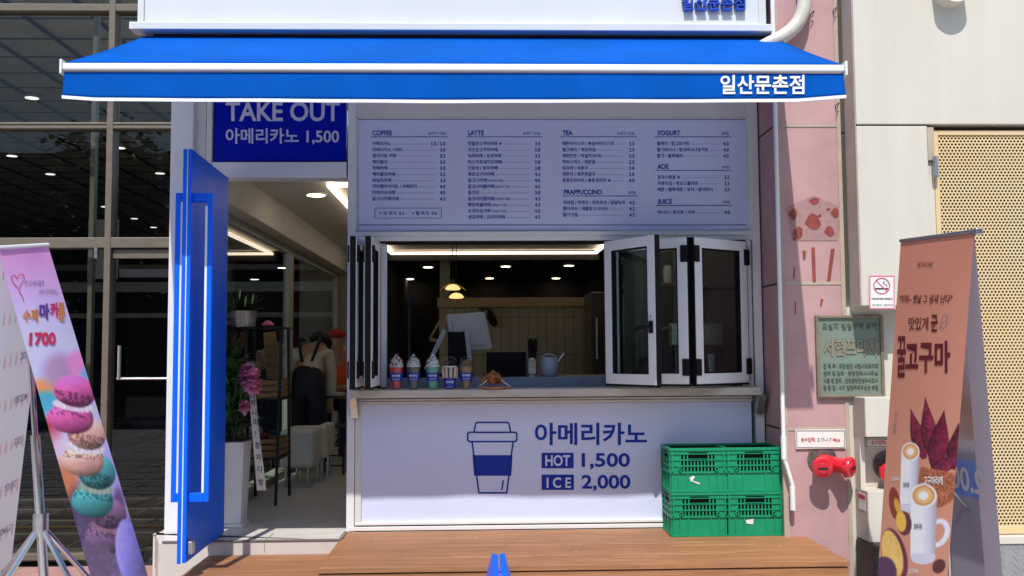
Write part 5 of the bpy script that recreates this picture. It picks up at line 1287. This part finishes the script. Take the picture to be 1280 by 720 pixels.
for i in range(9):
    p = Vector((-1.63+rq.uniform(-.08,.08), 1.33+rq.uniform(-.13,.13), shz[2]+.05+.045*(i//4)))
    if sp is None:
        sp = tag(MB().tube([(-.06,0,0),(-.035,0,.004),(0,0,.008),(.035,0,.004),(.065,0,0)], [.006,.024,.032,.024,.004], 10).build('sweet_potato', M['potato'], smooth=True), 'dark red sweet potato in the lower wooden crate', 'sweet potato', 'sweet potatoes in the crate'); sp.location = p
    else: q = copy_tree(sp, p); q.rotation_euler = (rq.uniform(-.3,.3), rq.uniform(-.9,.9), rq.uniform(0,6))
wb = thing('wooden_display_board', 'narrow brown wooden board leaning on the right side of the black rack', 'board', P(338, 470, 1.45))
m = MB(); m.prism([P(329,416,1.62), P(344,414,1.62), P(351,474,1.45), P(333,474,1.45)], (0,.02,0)); m.build('board', M['wood'], wb, bevel=.003)
tag(MB().box(P(299,440,1.4).x, P(325,440,1.4).x, 1.25, 1.45, shz[1]+.15, shz[1]+.27).build('crumpled_bag', M['foil'], bevel=.03), 'crumpled silver grey bag on the black rack above the pink flower', 'bag')
# white benches
def bench(x0, x1, y0, y1, z0, z1, label):
    s = thing('padded_stool', label, 'stool', ((x0+x1)/2, (y0+y1)/2, FZ), 'white padded stools in the doorway')
    MB().box(x0, x1, y0, y1, z0, z1).build('cushion', M['cushion'], s, bevel=.03, seg=3)
    for x in (x0+.05, x1-.05):
        for y in (y0+.05, y1-.05): MB().tube([(x, y, z0+.002), (x, y, FZ+.001)], .012, 8).build('leg', M['steel'], s, smooth=True)
a = P(349, 560, 1.95); b = P(392, 560, 1.95); bench(a.x, b.x, 1.95, 2.5, FZ+.16, FZ+.47, 'large white padded stool with metal legs behind the black rack')
a = P(394, 560, 2.3); b = P(406, 560, 2.3); bench(a.x, b.x+.02, 2.3, 2.75, FZ+.2, FZ+.48, 'narrow white padded stool to the right of the large one')
# dark high table
tb = thing('dark_table', 'dark table the two people lean over', 'table', (-1.42, 3.5, FZ))
MB().box(-1.62, -1.2, 3.25, 3.9, FZ+.66, FZ+.69).build('table_top', mat('brown_table_top', (.10,.06,.03), .4), tb, bevel=.004)
for x in (-1.58, -1.24):
    for y in (3.3, 3.85): MB().tube([(x, y, FZ), (x, y, FZ+.659)], .015, 8).build('leg', M['blackm'], tb)
tag(MB().box(-1.52, -1.34, 3.3, 3.42, FZ+.691, FZ+.72).build('paper_stack', M['plate'], bevel=.003), 'small pale stack of papers on the dark table', 'papers')
ch_ = thing('black_chair', 'black wire chair beyond the stools in the doorway', 'chair', (-1.35, 2.9, FZ))
MB().box(-1.47, -1.25, 2.75, 2.98, FZ+.42, FZ+.45).build('seat', M['blackm'], ch_, bevel=.01)
for x in (-1.46, -1.26):
    for y in (2.77, 2.96): MB().tube([(x, y, FZ+.419), (x*1.0, y, FZ+.001)], .011, 8).build('leg', M['blackm'], ch_)
m = MB()
for k2 in range(4): m.box(-1.46, -1.26, 2.765, 2.775, FZ+.08+k2*.09, FZ+.092+k2*.09)
m.build('rungs', M['blackm'], ch_)

# ------------------------------------------------------------------ people
def skinmesh(name, pts, edges, rad, m, parent, lvl=2, org=Vector((0,0,0))):
    me = bpy.data.meshes.new(name); me.from_pydata([tuple(Vector(p)) for p in pts], edges, []); o = bpy.data.objects.new(name, me)
    sk = o.modifiers.new('s', 'SKIN'); sk.use_smooth_shade = True; sb = o.modifiers.new('d', 'SUBSURF'); sb.levels = lvl; sb.render_levels = lvl
    for i, r in enumerate(rad):
        v = me.skin_vertices[0].data[i]; v.radius = (r, r) if not isinstance(r, tuple) else r; v.use_root = (i == 0)
    me2 = evaluated_mesh(o); bpy.data.objects.remove(o)
    me2.materials.clear(); me2.materials.append(m); o = bpy.data.objects.new(name, me2); col.objects.link(o); o.parent = parent
    for p in me2.polygons: p.use_smooth = True
    return o
def person(loc, label, J, cloth, hairmat, hairpts, rz):
    s = thing('person', label, 'person', loc); s.rotation_euler.z = rz
    n = {k: i for i, k in enumerate(J)}; pts = [J[k][0] for k in J]; rad = [J[k][1] for k in J]
    ed = [(n[a], n[b]) for a, b in (('pelvis','spine'),('spine','chest'),('chest','neck'),('neck','head'),('head','crown'),('chest','shL'),('shL','elL'),('elL','wrL'),('wrL','haL'),('chest','shR'),('shR','elR'),('elR','wrR'),('wrR','haR'),('pelvis','hipL'),('hipL','knL'),('knL','anL'),('anL','toL'),('pelvis','hipR'),('hipR','knR'),('knR','anR'),('anR','toR'))]
    for sd_ in 'LR':
        h = Vector(J['ha'+sd_][0]); wv = Vector(J['wr'+sd_][0]); d = (h-wv).normalized(); sx_ = d.cross(Vector((0,1,0.01))).normalized()
        for k2, (off, L) in enumerate(((-.03,.06),(-.01,.075),(.01,.07),(.03,.055))):
            pts.append(tuple(h+sx_*off*.8+d*L*.5)); rad.append(.0085); pts.append(tuple(h+sx_*off+d*L+Vector((0,.008,0)))); rad.append(.007); ed += [(n['ha'+sd_], len(pts)-2), (len(pts)-2, len(pts)-1)]
        pts.append(tuple(h+sx_*(-.045)+d*.015)); rad.append(.009); ed.append((n['ha'+sd_], len(pts)-1))
    skinmesh('body', pts, ed, rad, M['skin'], s)
    for nm, m, keys, segs, grow in cloth:
        ii = {k: i for i, k in enumerate(keys)}
        skinmesh(nm, [J[k][0] for k in keys], [(ii[a], ii[b]) for a, b in segs], [(J[k][1] if not isinstance(J[k][1], tuple) else J[k][1][0])+grow for k in keys], m, s)
    hp, hr = hairpts; skinmesh('hair' if hairmat is M['hair'] else 'cap', hp, [(i, i+1) for i in range(len(hp)-1)], hr, hairmat, s)
    return s
JW = {'pelvis':((0,0,.82),.12),'spine':((.01,.10,.97),.115),'chest':((.03,.22,1.10),.125),'neck':((.06,.34,1.17),.05),'head':((.075,.40,1.19),.085),'crown':((.085,.43,1.24),.07),
 'shL':((-.15,.22,1.10),.05),'elL':((-.19,.34,.88),.04),'wrL':((-.10,.48,.74),.03),'haL':((-.06,.53,.72),.03),'shR':((.17,.18,1.09),.05),'elR':((.20,.20,.85),.042),'wrR':((.19,.18,.66),.03),'haR':((.19,.18,.60),.03),
 'hipL':((-.08,0,.78),.095),'knL':((-.09,.03,.44),.065),'anL':((-.09,0,.09),.042),'toL':((-.09,.14,.04),.035),'hipR':((.08,0,.78),.095),'knR':((.09,.03,.44),.065),'anR':((.09,0,.09),.042),'toR':((.09,.14,.04),.035)}
pc = P(385, 470, 3.0)
pr1 = person((pc.x-.02, 3.05, FZ-.0), 'person with black hair, white shirt and dark dungarees bending over the table', JW,
 [('shirt', M['shirt'], ('pelvis','spine','chest','shL','elL','wrL','shR','elR','wrR'), (('pelvis','spine'),('spine','chest'),('chest','shL'),('shL','elL'),('elL','wrL'),('chest','shR'),('shR','elR'),('elR','wrR')), .014),
  ('dungarees', M['denim'], ('pelvis','spine','hipL','knL','anL','hipR','knR','anR'), (('pelvis','spine'),('pelvis','hipL'),('hipL','knL'),('knL','anL'),('pelvis','hipR'),('hipR','knR'),('knR','anR')), .03)],
 M['hair'], ([(.06,.33,1.18),(.07,.36,1.215),(.085,.41,1.235)], [.11,.135,.10]), 0)
o0 = pr1.location
st_ = MB()
for sx_ in (-1, 1): st_.tube([o0+Vector((sx_*.045,.0,1.02)), o0+Vector((sx_*.085,.08,1.17)), o0+Vector((sx_*.09,.2,1.235)), o0+Vector((sx_*.08,.3,1.22))], .016, 6)
st_.build('dungaree_straps', M['denim'], pr1, smooth=True)
MB().tube([o0+Vector((.19,.18,.688)), o0+Vector((.19,.18,.676))], .043, 12).build('wristband', M['black'], pr1, smooth=True)
JM = {'pelvis':((0,0,.66),.13),'spine':((0,.08,.82),.13),'chest':((0,.16,1.05),.15),'neck':((0,.25,1.15),.05),'head':((0,.28,1.21),.085),'crown':((0,.28,1.29),.08),
 'shL':((-.19,.15,1.08),.065),'elL':((-.25,.26,.80),.045),'wrL':((-.10,.42,.74),.034),'haL':((-.04,.46,.735),.032),'shR':((.19,.15,1.08),.065),'elR':((.25,.26,.80),.045),'wrR':((.08,.42,.75),.034),'haR':((.03,.46,.745),.032),
 'hipL':((-.09,.02,.64),.10),'knL':((-.12,.36,.55),.07),'anL':((-.12,.34,.12),.045),'toL':((-.12,.47,.05),.038),'hipR':((.09,.02,.64),.10),'knR':((.12,.36,.55),.07),'anR':((.12,.34,.12),.045),'toR':((.12,.47,.05),.038)}
pc = P(418, 470, 4.1)
pr2 = person((pc.x+.03, 4.35, FZ), 'person in orange red shirt and red cap leaning forward over the table', JM,
 [('shirt', M['orange'], ('pelvis','spine','chest','shL','elL','shR','elR'), (('pelvis','spine'),('spine','chest'),('chest','shL'),('shL','elL'),('chest','shR'),('shR','elR')), .045),
  ('trousers', M['denim'], ('pelvis','hipL','knL','anL','hipR','knR','anR'), (('pelvis','hipL'),('hipL','knL'),('knL','anL'),('pelvis','hipR'),('hipR','knR'),('knR','anR')), .02)],
 M['redcap'], ([(0,.27,1.26),(0,.285,1.30),(0,.27,1.34)], [.112,.115,.075]), math.pi)
o0 = pr2.location
st2 = thing('bar_stool', 'dark stool under the person in the red cap', 'stool', (pc.x+.03, 4.35, FZ))
MB().lathe([(.0,.52),(.16,.52),(.17,.505),(.16,.49),(.0,.49)], st2.location, 20).build('seat', M['blackm'], st2, smooth=True)
MB().tube([st2.location, st2.location+Vector((0,0,.489))], .025, 10).build('stem', M['blackm'], st2, smooth=True)
fa = MB()
def facebits(s, head, fwd):
    pass

# ------------------------------------------------------------------ across the street: reflected trees, and a building added to darken the glass
ob = thing('added_building', 'plain grey unseen building added across the street to darken the glass reflections', 'building', (0, -34, 0))
MB().box(-45, 45, -44, -34, -.13, 10).build('wall', M['facadegrey'], ob)
m = MB()
for r2 in range(2):
    for k2 in range(18): m.box(-42+k2*4.8, -39+k2*4.8, -33.95, -33.9, 1.2+r2*3.5, 3.4+r2*3.5)
m.build('windows', M['facadeglass'], ob)
tr = None; rq = random.Random(21)
for (x, y) in ((-9, -17), (-2.5, -18), (5, -17.5), (11, -18)):
    if tr is None:
        tr = thing('street_tree', 'leafy street tree across the road reflected in the glass', 'tree', (x, y, -.13), 'trees across the road')
        o_ = tr.location; m = MB(); m.tube([o_, o_+Vector((.05,.0,1.5)), o_+Vector((0,.1,3.2))], [.18,.14,.10], 10)
        for k2 in range(6): a_ = k2*1.05; m.tube([o_+Vector((0,.05,2.6+.1*k2)), o_+Vector((1.3*math.cos(a_), 1.3*math.sin(a_), 4.4+.2*k2))], [.07,.03], 6)
        m.build('trunk', M['bark'], tr, smooth=True); m = MB()
        cl_ = [(Vector((rq.gauss(0,1.2), rq.gauss(0,1.1), rq.uniform(3.0,6.6))), rq.uniform(.6,1.1)) for _ in range(22)]
        for i in range(2600):
            cc, rr2 = rq.choice(cl_); d = Vector((rq.gauss(0,1), rq.gauss(0,1), rq.gauss(0,1))).normalized()*rr2*rq.random()**.4
            leaf(m, o_+cc+d, (rq.uniform(-1,1), rq.uniform(-1,1), rq.uniform(-.5,.6)), .24, .075, .3)
        m.build('crown', M['leaf2'], tr)
    else: copy_tree(tr, (x, y, -.13))

bpy.data.scenes.remove(TMP)
